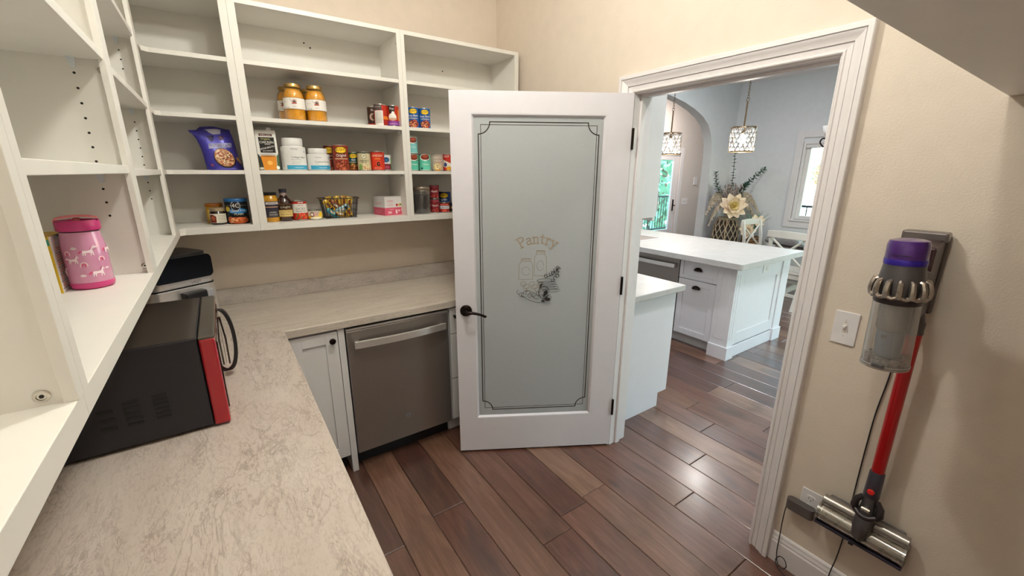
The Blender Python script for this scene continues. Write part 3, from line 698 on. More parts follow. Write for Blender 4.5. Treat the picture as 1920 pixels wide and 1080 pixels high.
# ------------------------------------------------------------ worktop and base cabinets
CX, CY, CZ0, CZ1 = .168, 2.158, .872, .914
wt = thing('countertop', 'beige veined laminate countertop turning the corner of the pantry', 'countertop', (-.15, 2.4, CZ0))
xa, xb, ya, yb, ym = XL + .001, XD - .002, YF + .002, YB - .001, CY + (CX - XL - .001)
pts = [(xa, ya), (CX, ya), (CX, CY), (xb, CY), (xb, yb), (xa, yb), (xa, ym)]
mb = MB(); mb.v = [(x, y, CZ1) for x, y in pts] + [(x, y, CZ0) for x, y in pts]
for f, m in (((0, 1, 2, 6), 0), ((6, 2, 3, 4, 5), 1), ((7, 13, 9, 8), 0), ((13, 12, 11, 10, 9), 1)) + tuple(((i, (i + 1) % 7, (i + 1) % 7 + 7, i + 7), 0 if i in (0, 1, 6) else 1) for i in range(7)): mb.f.append(list(f)); mb.m.append(m)
mb.build('slab', [M_LAM_Y, M_LAM_X], wt, bevel=.007, seg=3)
bx('backsplash', XL + .02, XD - .002, YB - .02, YB - .001, CZ1, 1.008, M_LAM_B, wt, .003)
bx('backsplash', XL + .001, XL + .02, YF + .002, YB - .001, CZ1, 1.008, M_LAM_B, wt, .003)
def knob(p, d, par, r=.016):
    M = Matrix.Translation(p) @ Vector(d).to_track_quat('Z', 'Y').to_matrix().to_4x4()
    return MB().lathe([(.007, 0), (.0065, .010), (.009, .014), (r, .019), (r, .024), (r * .8, .028), (r * .3, .0295)], 20, M=M).build('knob', M_BRONZE, par, smooth=True)
def shaker(name, x0, x1, z0, z1, y, par, rail=.06, m=M_CAB):
    """door or drawer front facing -Y: four frame pieces round a sunk panel"""
    mb = MB(); mb.box(x0, x0 + rail, y, y + .02, z0, z1).box(x1 - rail, x1, y, y + .02, z0, z1).box(x0 + rail, x1 - rail, y, y + .02, z0, z0 + rail).box(x0 + rail, x1 - rail, y, y + .02, z1 - rail, z1)
    mb.box(x0 + rail, x1 - rail, y + .009, y + .018, z0 + rail, z1 - rail)
    return mb.build(name, m, par, bevel=.0012)
cc = thing('base_cabinet', 'white corner base cabinet with a shaker door beside the dishwasher', 'cabinet', (.3, 2.45, 0))
bx('body', XL + .02, .437, 2.195, YB - .003, .105, CZ0 - .001, M_CAB, cc)
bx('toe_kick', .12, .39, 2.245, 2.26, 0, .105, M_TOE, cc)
bx('end_foot', .405, .437, 2.176, 2.4, 0, .105, M_CAB, cc, .001)
d = shaker('door', .172, .402, .115, .858, 2.174, cc); knob((.373, 2.174, .815), (0, -1, 0), d)
bx('face_stile', .405, .437, 2.174, 2.194, .105, .868, M_CAB, cc, .001)
lc = thing('base_cabinet', 'white base cabinet run under the left countertop', 'cabinet', (-.15, .8, 0))
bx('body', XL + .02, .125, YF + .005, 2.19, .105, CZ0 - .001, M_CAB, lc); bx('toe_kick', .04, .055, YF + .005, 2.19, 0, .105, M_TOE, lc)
for k in range(4):
    y0 = -.45 + k * .655
    dd = bx('door', .127, .147, y0, y0 + .645, .115, .858, M_CAB, lc, .0012)
    MB().cyl((.147, y0 + .6, .8), (.166, y0 + .6, .8), .013).build('knob', M_BRONZE, dd)
dc = thing('base_cabinet', 'white drawer cabinet between the dishwasher and the open door', 'cabinet', (1.4, 2.45, 0))
bx('body', 1.037, XD - .004, 2.195, YB - .003, .105, CZ0 - .001, M_CAB, dc); bx('toe_kick', 1.037, XD - .004, 2.245, 2.26, 0, .105, M_CAB, dc)
for x0, x1 in ((1.042, 1.415), (1.42, XD - .008)):
    for z0, z1 in ((.115, .395), (.401, .695), (.701, .862)):
        q = bx('drawer', x0, x1, 2.174, 2.194, z0, z1, M_CAB, dc, .0012); knob(((x0 + .03) if x0 < 1.1 and z1 > .8 else (x0 + x1) / 2, 2.174, z1 - .05), (0, -1, 0), q, .011)

def dishwasher(label, loc, rz, wdt=.592):
    t = thing('dishwasher', label, 'dishwasher', loc, rz)          # local: front faces -Y, x from 0 to wdt
    B = lambda n, *a, m=M_SLATE, bv=.004: MB().box(*a).build(n, m, t, local=True, bevel=bv)
    B('tub', .006, wdt - .006, .03, .56, .105, .858, m=M_BLACK, bv=0); B('kick_plate', .004, wdt - .004, .075, .09, .004, .105, m=M_TOE, bv=0)
    B('door_panel', .003, wdt - .003, 0, .03, .112, .845); B('control_strip', .004, wdt - .004, .004, .03, .847, .858, m=M_STEEL, bv=.001)
    n = 16; pts = []
    for i in range(n + 1):
        u = i / n; pts.append((.035 + u * (wdt - .07), -.030 - .018 * math.sin(PI * u), .775))
    mb = MB(); vs = []
    for x, y, z in pts: vs += [(x, y - .008, z - .020), (x, y - .008, z + .020), (x, y + .006, z + .020), (x, y + .006, z - .020)]
    fs = [(i * 4 + j, i * 4 + (j + 1) % 4, i * 4 + 4 + (j + 1) % 4, i * 4 + 4 + j) for i in range(n) for j in range(4)] + [(0, 3, 2, 1), (n * 4, n * 4 + 1, n * 4 + 2, n * 4 + 3)]
    mb.add(vs, fs); h = mb.build('handle', M_STEEL, t, local=True, bevel=.003)
    MB().box(.04, .062, -.026, .002, .765, .785).box(wdt - .062, wdt - .04, -.026, .002, .765, .785).build('handle_bracket', M_STEEL, h, local=True)
    return t
dw = dishwasher('dark slate dishwasher under the pantry counter', (.440, 2.166, 0), 0)
em = MB().lathe([(.0165, 0), (.0165, .0012), (.014, .0018)], 28, M=Matrix.Translation((.305, 0, .252)) @ Matrix.Rotation(PI / 2, 4, 'X')).build('emblem', plain('emblem_silver', '#a9a9b0', .3, .8), dw, local=True, smooth=True)
fm = flat_map((.305, -.0018, .252), (1, 0, 0), (0, 0, 1))
art_part('monogram', [('s', ell(0, 0, .0142, .0142, 20) + [(.0142, 0)], .0012, '#6f6f78'), ('s', [(.001, .006), (-.005, .008), (-.009, .002), (-.006, -.005), (-.001, -.003), (-.001, .002), (-.005, .001)], .0014, '#6f6f78'),
                      ('s', [(.008, .005), (.003, .007), (.002, .002), (.005, .001), (.001, -.001), (.002, -.006), (.008, -.005)], .0014, '#6f6f78')], fm, em)
# ------------------------------------------------------------ food on the shelves
B0, B1, B2 = FZ[1], SHT[0], SHT[1]
WH = '#efece6'
def can(label, x, y, z, r, h, base, art, group='canned goods on the back shelves', turn=0, lid=M_STEELC, cat='can', name='food_can'):
    t = thing(name, label, cat, (x, y, z), 0, group)
    MB().lathe([(r * .94, 0), (r, .001), (r * 1.015, .003), (r * .985, .006), (r * .985, h - .006), (r * 1.015, h - .003), (r, h - .0005), (r * .94, h), (r * .93, h - .004), (r * .3, h - .004)], 28).build('can_body', lid, t, local=True, smooth=50)
    m0, m1 = .006, h - .006
    mb = MB(); n = 28; vs = []
    mb.lathe([(r, m0), (r, m1)], n, caps=False)
    mats = [label_mat(base)]
    artwork(art(r, h) if callable(art) else art, cyl_map(r, facing(x, y, turn)), step=r * .35, mb=mb, mats=mats)
    o = mb.build('label', mats, t, local=True, recalc=False); o.data.shade_smooth(); return t
BEANC = ['#b5543a', '#c96b46', '#9c3f2a', '#d68a5c']
def a_bush(body, band, word, oval='#f3c62a', txt='#1c1c1c', beans=BEANC):
    def f(r, h):
        return [('r', -r * 1.1, r * 1.1, h * .02, h * .98, body), ('e', 0, h * .80, r * .78, h * .135, '#14301c'), ('e', 0, h * .80, r * .71, h * .112, oval),
                ('t', "BUSH'S", 0, h * .765, r * .52, txt, .86), ('p', [(-r * .95, h * .5), (r * .95, h * .54), (r * .95, h * .68), (-r * .95, h * .64)], band),
                ('t', word, 0, h * .545, r * .5, WH, .8, .04), ('r', -r * .8, r * .8, h * .45, h * .475, '#e8d9b0'), ('e', 0, h * .2, r * .9, h * .19, '#6f2718'), ('b', 0, h * .21, r * .86, h * .18, 42, beans, r * .115)]
    return f
# centre unit, upper shelf: jars of peach halves
PJ = plain('peach_halves', '#eeb01c', .3, bs=25, bstr=.5, var=.22, vs=22)
LIQ = glassy('syrup_jar_glass', '#fff3cf', .9, .03, .03, '#f4c450')
def peach_jar(label, x, y, turn, front):
    r, h = .050, .182
    t = thing('fruit_jar', label, 'jar', (x, y, B2), 0, 'peach jars on the upper centre shelf')
    MB().lathe([(r * .9, 0), (r, .006), (r, h * .66), (r * .93, h * .76), (r * .78, h * .84), (r * .7, h * .87), (r * .7, h * .9)], 32).build('glass', LIQ, t, local=True, smooth=50)
    rr = random.Random(int(x * 100)); mb = MB()
    mb.lathe([(r * .5, .004), (r * .95, .006), (r * .95, h * .64), (r * .86, h * .75), (r * .62, h * .84), (r * .3, h * .85)], 28)
    mb.build('syrup', PJ, t, local=True, smooth=60)
    ph = MB()
    for k in range(22):
        a = rr.random() * 2 * PI; z = .018 + (k % 6) * h * .13
        q = (r - .0165) if z < h * .60 else r * .50
        ph.ball((q * math.cos(a), q * math.sin(a), z), (.0155, .0155, .015), 10)
    tag(ph.build('peach_halves', plain('peach_flesh', '#f0b424', .3, var=.2, vs=40), t, local=True, smooth=True), kind='stuff')
    MB().lathe([(r * .76, h * .885), (r * .79, h * .89), (r * .79, h * .955), (r * .77, h * .97), (r * .72, h * .972), (r * .70, h * .965), (r * .2, h * .965)], 32).build('lid', M_GOLDLID, t, local=True, smooth=40)
    f = cyl_map(r, facing(x, y, turn)); mb = MB(); mats = []
    artwork([('r', -r * 1.9, r * 1.9, h * .30, h * .60, '#7a3b23'), ('r', -r * 1.9, r * 1.9, h * .308, h * .592, WH),
             ('s', [(-.018, h * .56), (-.012, h * .50), (-.004, h * .53), (.002, h * .56), (.008, h * .53), (.012, h * .57)], .0014, '#55504c'),
             ('e', .002, h * .50, .0115, .0085, '#c9a397'), ('p', [(-.006, h * .50), (.002, h * .53), (.010, h * .50), (.006, h * .47), (-.002, h * .47)], '#4c4340'),
             ('p', [(-.012, h * .465), (.014, h * .465), (.010, h * .435), (-.008, h * .435)], '#a5352b'), ('r', -.008, .010, h * .36, h * .368, '#8d8880'),
             ('t', 'PEACHES', -.034, h * .325, .006, '#46413d', 1), ('r', -.05, -.028, h * .50, h * .505, '#b8b2aa'), ('r', -.05, -.03, h * .47, h * .475, '#b8b2aa')], f, step=r * .3, mb=mb, mats=mats, eps=.0008)
    mb.build('label', mats, t, local=True, recalc=False)
peach_jar('front left jar of golden peaches with a gold lid on the upper centre shelf', .398, 2.575, 0, 1)
peach_jar('front right jar of golden peaches with a gold lid, nearest the cans', .502, 2.575, 4, 1)
peach_jar('jar of peaches peeking out left behind the front left jar', .385, 2.69, -28, 0)
peach_jar('jar of peaches hidden between and behind the two front jars', .492, 2.69, -10, 0)
# coconut milk cans at the right end of the same shelf
def a_coco(body, low, side):
    return lambda r, h: [('r', -r * 1.5, r * 1.5, 0.008, h * .96, body), ('r', -r * 1.5, r * 1.5, .008, h * .27, low), ('p', [(-r * .75, h * .97), (r * .35, h * .97), (r * .2, h * .62), (-r * .6, h * .62)], '#2a1b17'),
                         ('t', 'Thai', -r * .2, h * .80, r * .42, WH), ('e', -r * .1, h * .46, r * .62, h * .17, WH), ('e', 0, h * .6, r * .25, h * .12, '#f6f3ee'), ('e', -r * .1, h * .36, r * .66, h * .06, '#c9a088'),
                         ('r', r * .75, r * 1.3, h * .3, h * .8, side), ('t', 'coconut cream', 0, h * .12, r * .26, WH, .8)]
can('dark brown can at left of the coconut milk cans on the upper centre shelf', .828, 2.64, B2, .0365, .113, '#3a221b', lambda r, h: [('t', 'Thai', 0, h * .76, r * .4, WH), ('e', 0, h * .48, r * .6, h * .18, '#b79c8c'), ('e', .004, h * .48, r * .4, h * .12, '#5a3a2c'), ('r', -r * 1.2, r * 1.2, .008, h * .16, '#b2322c')], turn=-8)
can('can showing its white ingredients panel, foremost of the coconut milk cans', .843, 2.562, B2, .0365, .117, '#b9301f', lambda r, h: [('r', -r * 1.4, r * .25, h * .72, h * .97, '#4a3f3d'), ('r', -r * .95, r * .42, h * .03, h * .70, '#e9e4dd')] + [('r', -r * .8, r * .28, h * (.63 - .06 * k), h * (.645 - .06 * k), '#8f8781') for k in range(9)] + [('r', -r * .8, r * .1, h * .86, h * .875, '#c9c3ba'), ('r', r * .45, r * 1.4, .008, h * .3, '#a5281f'), ('r', r * .45, r * 1.4, h * .3, h * .45, '#dd7a22')], turn=-4)
can('orange can tucked between the foremost and purple coconut milk cans', .892, 2.645, B2, .0365, .124, '#c8471e', a_coco('#d0491f', '#e98f23', '#e9b04a'))
can('purple banded coconut can at the right end of the upper centre shelf', .917, 2.565, B2, .0360, .116, '#3c2028', a_coco('#b7331f', '#8a3f9b', '#d9873a'))
# centre unit, middle shelf
t = thing('broth_carton', 'white and black carton of chicken bone broth at left of the middle centre shelf', 'carton', (.246, 2.60, B1), math.radians(-3))
cw, cd, chh = .047, .033, .198
MB().add([(x * a, y * b, z) for z, a, b in ((0, 1, 1), (chh * .9, 1, 1), (chh, .97, .55)) for x, y in ((-cw, -cd), (cw, -cd), (cw, cd), (-cw, cd))],
         [(0, 3, 2, 1)] + [(k * 4 + i, k * 4 + (i + 1) % 4, k * 4 + 4 + (i + 1) % 4, k * 4 + 4 + i) for k in (0, 1) for i in range(4)] + [(8, 9, 10, 11)]).build('carton_body', label_mat('#e9e7e2'), t, local=True, bevel=.002)
MB().lathe([(.013, 0), (.013, .012), (.011, .014)], 18, (.018, 0, chh)).build('cap', M_PLATE, t, local=True, smooth=True)
H = chh
art_part('label', [('r', -.029, .029, H * .845, H * .905, '#5d2124'), ('t', 'KIRKLAND', 0, H * .855, .0105, WH, .95), ('p', [(-.034, H * .82), (.036, H * .82), (.037, H * .44), (-.031, H * .44)], '#1d1b1a'),
                   ('t', 'Organic', -.002, H * .76, .0125, '#c9c47a', 1.05), ('t', 'CHICKEN', .001, H * .67, .016, WH, .92), ('t', 'SIPPING', .004, H * .635, .007, WH),
                   ('t', 'BONE BROTH', .002, H * .545, .0118, WH, .85, .22), ('t', 'KETO FRIENDLY', .002, H * .475, .007, WH, .9, .05), ('p', [(-.046, 0.002), (-.046, H * .42), (-.030, H * .3), (-.026, .002)], '#31352c'), ('p', [(.047, .002), (.047, H * .42), (.038, H * .36), (.036, .002)], '#4d6b47'),
                   ('p', [(-.034, H * .36), (.036, H * .36), (.033, H * .01), (-.024, H * .01)], '#d98b28'), ('e', .001, H * .385, .036, H * .045, '#c7c3c0'), ('e', .001, H * .355, .033, H * .022, '#a86a22'), ('e', .004, H * .19, .012, H * .055, '#efb65a'), ('e', -.036, H * .05, .010, .006, '#ddd5c8'), ('e', .038, H * .07, .008, .009, '#e9efe6')],
         flat_map((0, -cd, 0), (1, 0, 0), (0, 0, 1)), t)
def tub(name, label, x, y, z, r, h, neck, art, cat='tub'):
    t = thing(name, label, cat, (x, y, z), 0, 'white supplement tubs')
    prof = [(r * .9, 0), (r, .006), (r, neck * .86), (r * .97, neck * .93), (r * .8, neck), (r * .78, neck + .004)] if neck < h * .85 else [(r * .93, 0), (r, .006), (r, neck), (r * .97, neck + .003)]
    wp = plain('white_tub_plastic', '#e6e5e3', .38)
    MB().lathe(prof, 36).build('tub_body', wp, t, local=True, smooth=45)
    lr = r * .83 if neck < h * .85 else r * 1.02
    MB().lathe([(lr, neck + .003), (lr * 1.01, neck + .006), (lr * 1.01, h - .004), (lr * .97, h), (lr * .3, h)], 36).build('lid', wp, t, local=True, smooth=40)
    mb, mats = artwork(art, cyl_map(r, facing(x, y, 6)), step=r * .3); mb.build('label', mats, t, local=True, recalc=False)
r = .060
tub('supplement_tub', 'tall white tub with a narrower lid, right of the broth carton', .367, 2.60, B1, r, .164, .125,
    [('r', -.085, .085, .005, .119, '#e6e5e3'), ('r', -.045, .075, .006, .027, '#3d9fc4'), ('t', 'Nutrition', .0, .106, .009, '#3a3a3c'), ('t', 'Collagen Base', .018, .063, .0125, '#2c2c30'), ('r', -.02, .03, .053, .055, '#a9a9ab'), ('r', -.018, .03, .043, .0445, '#a9a9ab'), ('r', -.018, .02, .035, .0365, '#a9a9ab'), ('t', 'UNFLAVORED', .016, .013, .007, '#e9f3f7'), ('r', .050, .056, .09, .102, '#7fb4d0')] +
    [('r', -.074 - .001 * (k % 2), -.055, .02 + .008 * k, .0225 + .008 * k, '#b9b8b8') for k in range(10)])
r = .058
tub('supplement_tub', 'short wide white tub beside the tall white tub', .488, 2.60, B1, r, .116, .088,
    [('r', -.085, .085, .005, .086, '#e6e5e3'), ('r', -.05, .07, .006, .027, '#3d9fc4'), ('t', 'Nutrition', -.004, .066, .008, '#3a3a3c'), ('t', 'Creatine Powder', .016, .042, .0115, '#2c2c30'), ('r', -.025, -.005, .034, .036, '#a9a9ab'), ('t', 'UNFLAVORED', .016, .013, .007, '#e9f3f7'), ('r', .054, .059, .06, .072, '#6b7a86')])
can("tall maroon can of original beans, front one beside the white tubs", .600, 2.568, B1, .0425, .137, '#7c2a1c', a_bush('#86301f', '#74241a', 'Original'), turn=6)
can("tall maroon bean can half hidden behind the front original beans can", .575, 2.663, B1, .0425, .138, '#7c2a1c', a_bush('#86301f', '#74241a', 'Original'), turn=-22)
can('green bean can with a yellow oval right of the original beans', .690, 2.655, B1, .0345, .104, '#20453a', a_bush('#1f4a3f', '#1b5d74', 'Best', beans=['#c58a3c', '#d9a85a', '#a96a2d']), turn=4)
can('cream coloured can of garbanzo beans on the middle centre shelf', .727, 2.567, B1, .0365, .106, '#d3c7a0', lambda r, h: [('r', -r * 1.3, r * 1.3, h * .9, h * .96, '#4d4f45'), ('e', 0, h * .76, r * .42, h * .15, '#4d5a58'), ('e', 0, h * .76, r * .36, h * .13, '#ded5b4'), ('s', [(-.004, h * .72), (.002, h * .82), (.006, h * .74)], .002, '#4d5a58'), ('t', 'GARBANZO', 0, h * .49, r * .33, '#4a4a40', .85), ('t', 'BEANS', 0, h * .41, r * .3, '#4a4a40', .85), ('e', -r * .55, h * .2, r * .3, h * .16, '#7d9a55'), ('b', r * .3, h * .18, r * .55, h * .16, 34, ['#e9d9a6', '#d9bf7a', '#c66a3c', '#efe6c6'], r * .1)])
can('red can of black olives on the middle centre shelf', .806, 2.567, B1, .0385, .110, '#c8341f', lambda r, h: [('t', 'LINDSAY', 0, h * .72, r * .44, '#f2e2c4', .95), ('t', 'LARGE', 0, h * .58, r * .3, '#f0b43c', .95), ('e', r * .1, h * .35, r * .34, h * .16, '#e2562c'), ('e', r * .1, h * .35, r * .26, h * .12, '#2a1714'), ('e', r * .14, h * .36, r * .1, h * .045, '#c8341f'), ('t', 'RIPE OLIVES', 0, h * .12, r * .2, '#f2e2c4'), ('r', -r * .9, r * .9, h * .93, h * .95, '#8a1f16')])
can('small white can with a blue oval right of the red olive can', .873, 2.63, B1, .0335, .098, '#dfe0dd', lambda r, h: [('e', 0, h * .66, r * .6, h * .15, '#1f3f7d'), ('e', r * .1, h * .64, r * .3, h * .07, '#2d7d8c'), ('r', -r * 1.4, r * 1.4, .008, h * .42, '#6e2331'), ('r', -r * .4, r * .5, h * .14, h * .3, '#a9485a'), ('r', r * .9, r * 1.4, h * .1, h * .8, '#6d9a62')], turn=8)
# centre unit, bottom shelf
t = thing('mustard_jar', 'tall mustard jar with dark label and black lid left of the sauce bottle', 'jar', (.227, 2.60, B0))
r, h = .036, .153
MB().lathe([(r * .9, 0), (r, .006), (r, h * .76), (r * .92, h * .84), (r * .8, h * .88), (r * .8, h * .93)], 28).build('glass', plain('mustard', '#c08a1c', .25, var=.12, coat=.5), t, local=True, smooth=45)
MB().lathe([(r * .86, h * .91), (r * .88, h * .92), (r * .88, h * .99), (r * .84, h), (r * .2, h)], 28).build('lid', M_BLACK, t, local=True, smooth=40)
mb, mats = artwork([('r', -r * 1.9, r * 1.9, h * .16, h * .70, '#2d2b38'), ('r', -r * 1.9, r * 1.9, h * .50, h * .525, '#d9a27c'), ('r', -r * .9, r * .95, h * .60, h * .68, '#cfc9c6'), ('t', 'ARIMAVE', 0, h * .615, .0105, '#2d2b38'), ('t', 'HONEY', 0, h * .31, .010, '#d8d2c6'), ('t', 'MUSTARD', 0, h * .235, .009, '#d8d2c6'), ('r', -.02, .02, h * .205, h * .215, '#8d8a94')], cyl_map(r, facing(.227, 2.6, 10)), step=r * .3)
mb.build('label', mats, t, local=True, recalc=False)
t = thing('sauce_bottle', 'dark brown barbecue sauce bottle with a cream lettered label', 'bottle', (.291, 2.60, B0))
r, h = .037, .170
MB().lathe([(r * .9, 0), (r, .006), (r, h * .56), (r * .9, h * .66), (r * .55, h * .76), (r * .42, h * .81), (r * .42, h * .9)], 28).build('glass', plain('bbq_sauce', '#2e1310', .15, coat=.7), t, local=True, smooth=50)
MB().lathe([(r * .44, h * .80), (r * .46, h * .81), (r * .46, h * .88)], 24, caps=False).build('neck_band', label_mat('#a58f86'), t, local=True, smooth=True)
MB().lathe([(r * .48, h * .88), (r * .5, h * .885), (r * .5, h * .99), (r * .46, h), (r * .1, h)], 24).build('cap', plain('navy_cap', '#25263a', .4), t, local=True, smooth=40)
mb, mats = artwork([('r', -r * 1.25, r * 1.25, h * .12, h * .545, '#5d3a17'), ('p', [(-r * 1.1, h * .36), (r * 1.1, h * .42), (r * 1.1, h * .53), (-r * 1.1, h * .50)], '#2a1712'), ('t', "G.Hughes", 0, h * .42, .0145, '#e9dcc0', .9, .06), ('r', -r * 1.1, r * 1.1, h * .15, h * .35, '#dcc07a'), ('t', 'SUGAR FREE', 0, h * .28, .009, '#3a2114'), ('t', 'BBQ SAUCE', 0, h * .20, .010, '#3a2114', .95)], cyl_map(r, facing(.291, 2.6, 4)), step=r * .3)
mb.build('label', mats, t, local=True, recalc=False)
can('red topped can of diced tomatoes right of the sauce bottle', .363, 2.60, B0, .0375, .107, '#b9241c', lambda r, h: [('r', -r * 1.5, r * 1.5, h * .38, h * .84, '#e9e4dd'), ('t', 'PETITE', 0, h * .72, r * .25, '#7a3a30'), ('t', 'DICED', 0, h * .54, r * .46, '#4a3a36', .95), ('t', 'TOMATOES', 0, h * .43, r * .3, '#4a3a36', .9), ('b', 0, h * .2, r * .95, h * .17, 36, ['#d6452c', '#e8714a', '#c23220', '#5d7d3a'], r * .14), ('r', -r * .3, r * .4, h * .88, h * .92, '#efe0d8')], turn=8)
can('low flat can of fruit between the tomatoes and the wire basket', .437, 2.60, B0, .038, .052, '#e6dfc6', lambda r, h: [('r', -r * 1.5, r * 1.5, .008, h * .4, '#e2b021'), ('e', -r * .55, h * .56, r * .3, h * .26, '#3f3a3f'), ('e', -r * .55, h * .56, r * .2, h * .16, '#e6dfc6'), ('t', 'PINE', r * .05, h * .62, r * .38, '#b53f77'), ('t', 'APPLE', r * .05, h * .42, r * .34, '#b53f77'), ('e', r * .75, h * .5, r * .4, h * .36, '#efc93a'), ('e', 0, h * .2, r * .8, h * .13, '#f1ead2')], turn=10)
# wire basket of snack bars
bk = thing('wire_basket', 'black wire basket filled with yellow and teal snack packets', 'basket', (.578, 2.625, B0))
wt_, wb, dt, db, hh = .098, .084, .055, .045, .112
def ring(z, a, b, r): return MB().tube([(-a, -b, z), (a, -b, z), (a, b, z), (-a, b, z)], r, 6, closed=True)
mbk = ring(hh, wt_, dt, .0028); mbk.build('rim', M_BLACK, bk, local=True); ring(.003, wb, db, .0022).build('rim', M_BLACK, bk, local=True)
for s in (-1, 1):
    MB().tube([(s * wt_, -dt, hh), (s * (wt_ + .012), -dt * .6, hh + .002), (s * (wt_ + .012), dt * .6, hh + .002), (s * wt_, dt, hh)], .003, 6).build('handle', plain('handle_wood', '#8a6a50', .6), bk, local=True)
wires = MB()
for k in range(11):
    u = -1 + 2 * (k + .5) / 11
    for s in (-1, 1): wires.tube([(u * wt_, s * dt, hh), (u * wb, s * db, .003)], .0017, 5)
    wires.tube([(u * wb, -db, .003), (u * wb, db, .003)], .0012, 5)
for k in range(6):
    u = -1 + 2 * (k + .5) / 6
    for s in (-1, 1): wires.tube([(s * wt_, u * dt, hh), (s * wb, u * db, .003)], .0013, 5)
for q in (.4, .72): 
    a = wb + (wt_ - wb) * q; b = db + (dt - db) * q; wires.tube([(-a, -b, hh * q), (a, -b, hh * q), (a, b, hh * q), (-a, b, hh * q)], .0012, 5, closed=True)
tag(wires.build('wires', M_BLACK, bk, local=True), kind='stuff')
PK = [('#d8ab2a', 'yellow'), ('#2f97a3', 'teal'), ('#dcb136', 'bright yellow'), ('#8fb4bd', 'silver blue'), ('#e0b83c', 'pale yellow'), ('#8a4a22', 'brown'), ('#c9952a', 'gold'), ('#b98a2e', 'tan')]
spots = [(-.060, -.020, .070, 52, 0), (-.045, -.026, .030, 40, 1), (-.045, .020, .082, 78, 2), (.010, -.028, .050, -24, 3), (-.005, .016, .084, 84, 4), (-.018, -.020, .068, 40, 5), (.030, .018, .084, 96, 6), (.000, -.028, .022, 10, 7), (.058, .014, .078, 104, 2), (.045, -.026, .026, 75, 0)]
WHERE = ['leaning over the left end', 'low at the left front corner', 'standing at the back left', 'across the front at mid height', 'standing at the back in the middle', 'lying left of the middle', 'standing at the back right of the middle', 'low in front in the middle', 'standing at the right end', 'low at the right front corner']
for (x, y, z, an, c), wh in zip(spots, WHERE):
    p = thing('snack_bar', PK[c][1] + ' snack packet ' + wh + ' of the wire basket', 'packet', (.578 + x, 2.625 + y, B0 + z), 0, 'snack packets in the wire basket')
    L, Wd, Tk = (.040, .017, .008) if z > .04 else (.036, .015, .008)
    M = Matrix.Rotation(math.radians(an), 4, 'Y') @ Matrix.Rotation(math.radians(R.uniform(-10, 10)), 4, 'X'); mb = MB()
    for i in range(9):
        u = -1 + i / 4; k = math.cos(u * PI / 2) ** .5 if abs(u) < 1 else .08
        for j in range(8):
            a = 2 * PI * j / 8; mb.v.append(tuple(M @ Vector((u * L, Tk * max(k, .12) * math.cos(a), Wd * math.sin(a) * (1 + .06 * (i % 2))))))
    mb.f = [[i * 8 + j, i * 8 + (j + 1) % 8, i * 8 + 8 + (j + 1) % 8, i * 8 + 8 + j] for i in range(8) for j in range(8)]; mb.m = [0] * len(mb.f)
    mb.build('wrapper', plain('wrapper_' + PK[c][1].replace(' ', '_'), PK[c][0], .28, .1, bs=60, bstr=.4, var=.15), p, local=True, smooth=True)
    f0 = flat_map(M @ Vector((0, -Tk * 1.1, 0)), M.to_3x3() @ Vector((1, 0, 0)), M.to_3x3() @ Vector((0, 0, 1)))
    art_part('print', [('r', -.020, .008, -.006, .006, '#7a3420' if c % 2 == 0 else '#e6dcc8'), ('r', .014, .026, -.009, .009, '#2a241f')], f0, p)
# pink and white drinks box
bxs = thing('drinks_box', 'white and pink cardboard box of sparkling drinks at the right of the bottom shelf', 'box', (.876, 2.648, B0), math.radians(13))
bw, bd, bh = .064, .066, .112
MB().box(-bw, bw, -bd, bd, 0, bh).build('carton', label_mat('#dcd9d8'), bxs, local=True, bevel=.002)
MB().box(-bw * .98, bw * .98, -bd * .02, bd * .02, bh, bh + .0012).box(-bw, bw, -bd - .0012, -bd * .75, bh - .002, bh + .002).build('flap', label_mat('#d3cfce'), bxs, local=True)
PK1 = '#cf5a72'
art_part('print', [('r', -bw, bw, 0.001, bh * .42, PK1), ('t', 'spindrift', -bw * .3, bh * .30, .008, '#f0dcdc'), ('r', -bw * .7, -bw * .1, bh * .76, bh * .80, '#d98a98'), ('r', -bw * .7, -bw * .1, bh * .54, bh * .57, '#d98a98'), ('r', -bw * .62, -bw * .2, bh * .65, bh * .67, '#d9b0b8'), ('e', bw * .3, bh * .55, .008, .008, '#b3324a'), ('e', bw * .55, bh * .56, .006, .006, '#c9a63c'), ('e', bw * .72, bh * .57, .006, .007, '#7d8a3c'),
                   ('r', -bw * .7, -bw * .3, bh * .1, bh * .22, '#e9b7c0'), ('r', bw * .12, bw * .32, bh * .08, bh * .30, '#efd0d6'), ('e', bw * .5, bh * .24, .005, .007, '#efd0d6'), ('e', bw * .78, bh * .26, .004, .006, '#efd0d6')], flat_map((0, -bd, 0), (1, 0, 0), (0, 0, 1)), bxs)
art_part('print', [('r', -bd, bd, .001, bh * .42, PK1), ('t', 'spindrift', -bd * .1, bh * .58, .026, '#cc8d98', .85), ('r', -bd * .6, bd * .5, bh * .24, bh * .26, '#e39aa6'), ('r', -bd * .6, bd * .3, bh * .14, bh * .16, '#e39aa6')], flat_map((-bw, 0, 0), (0, -1, 0), (0, 0, 1)), bxs)
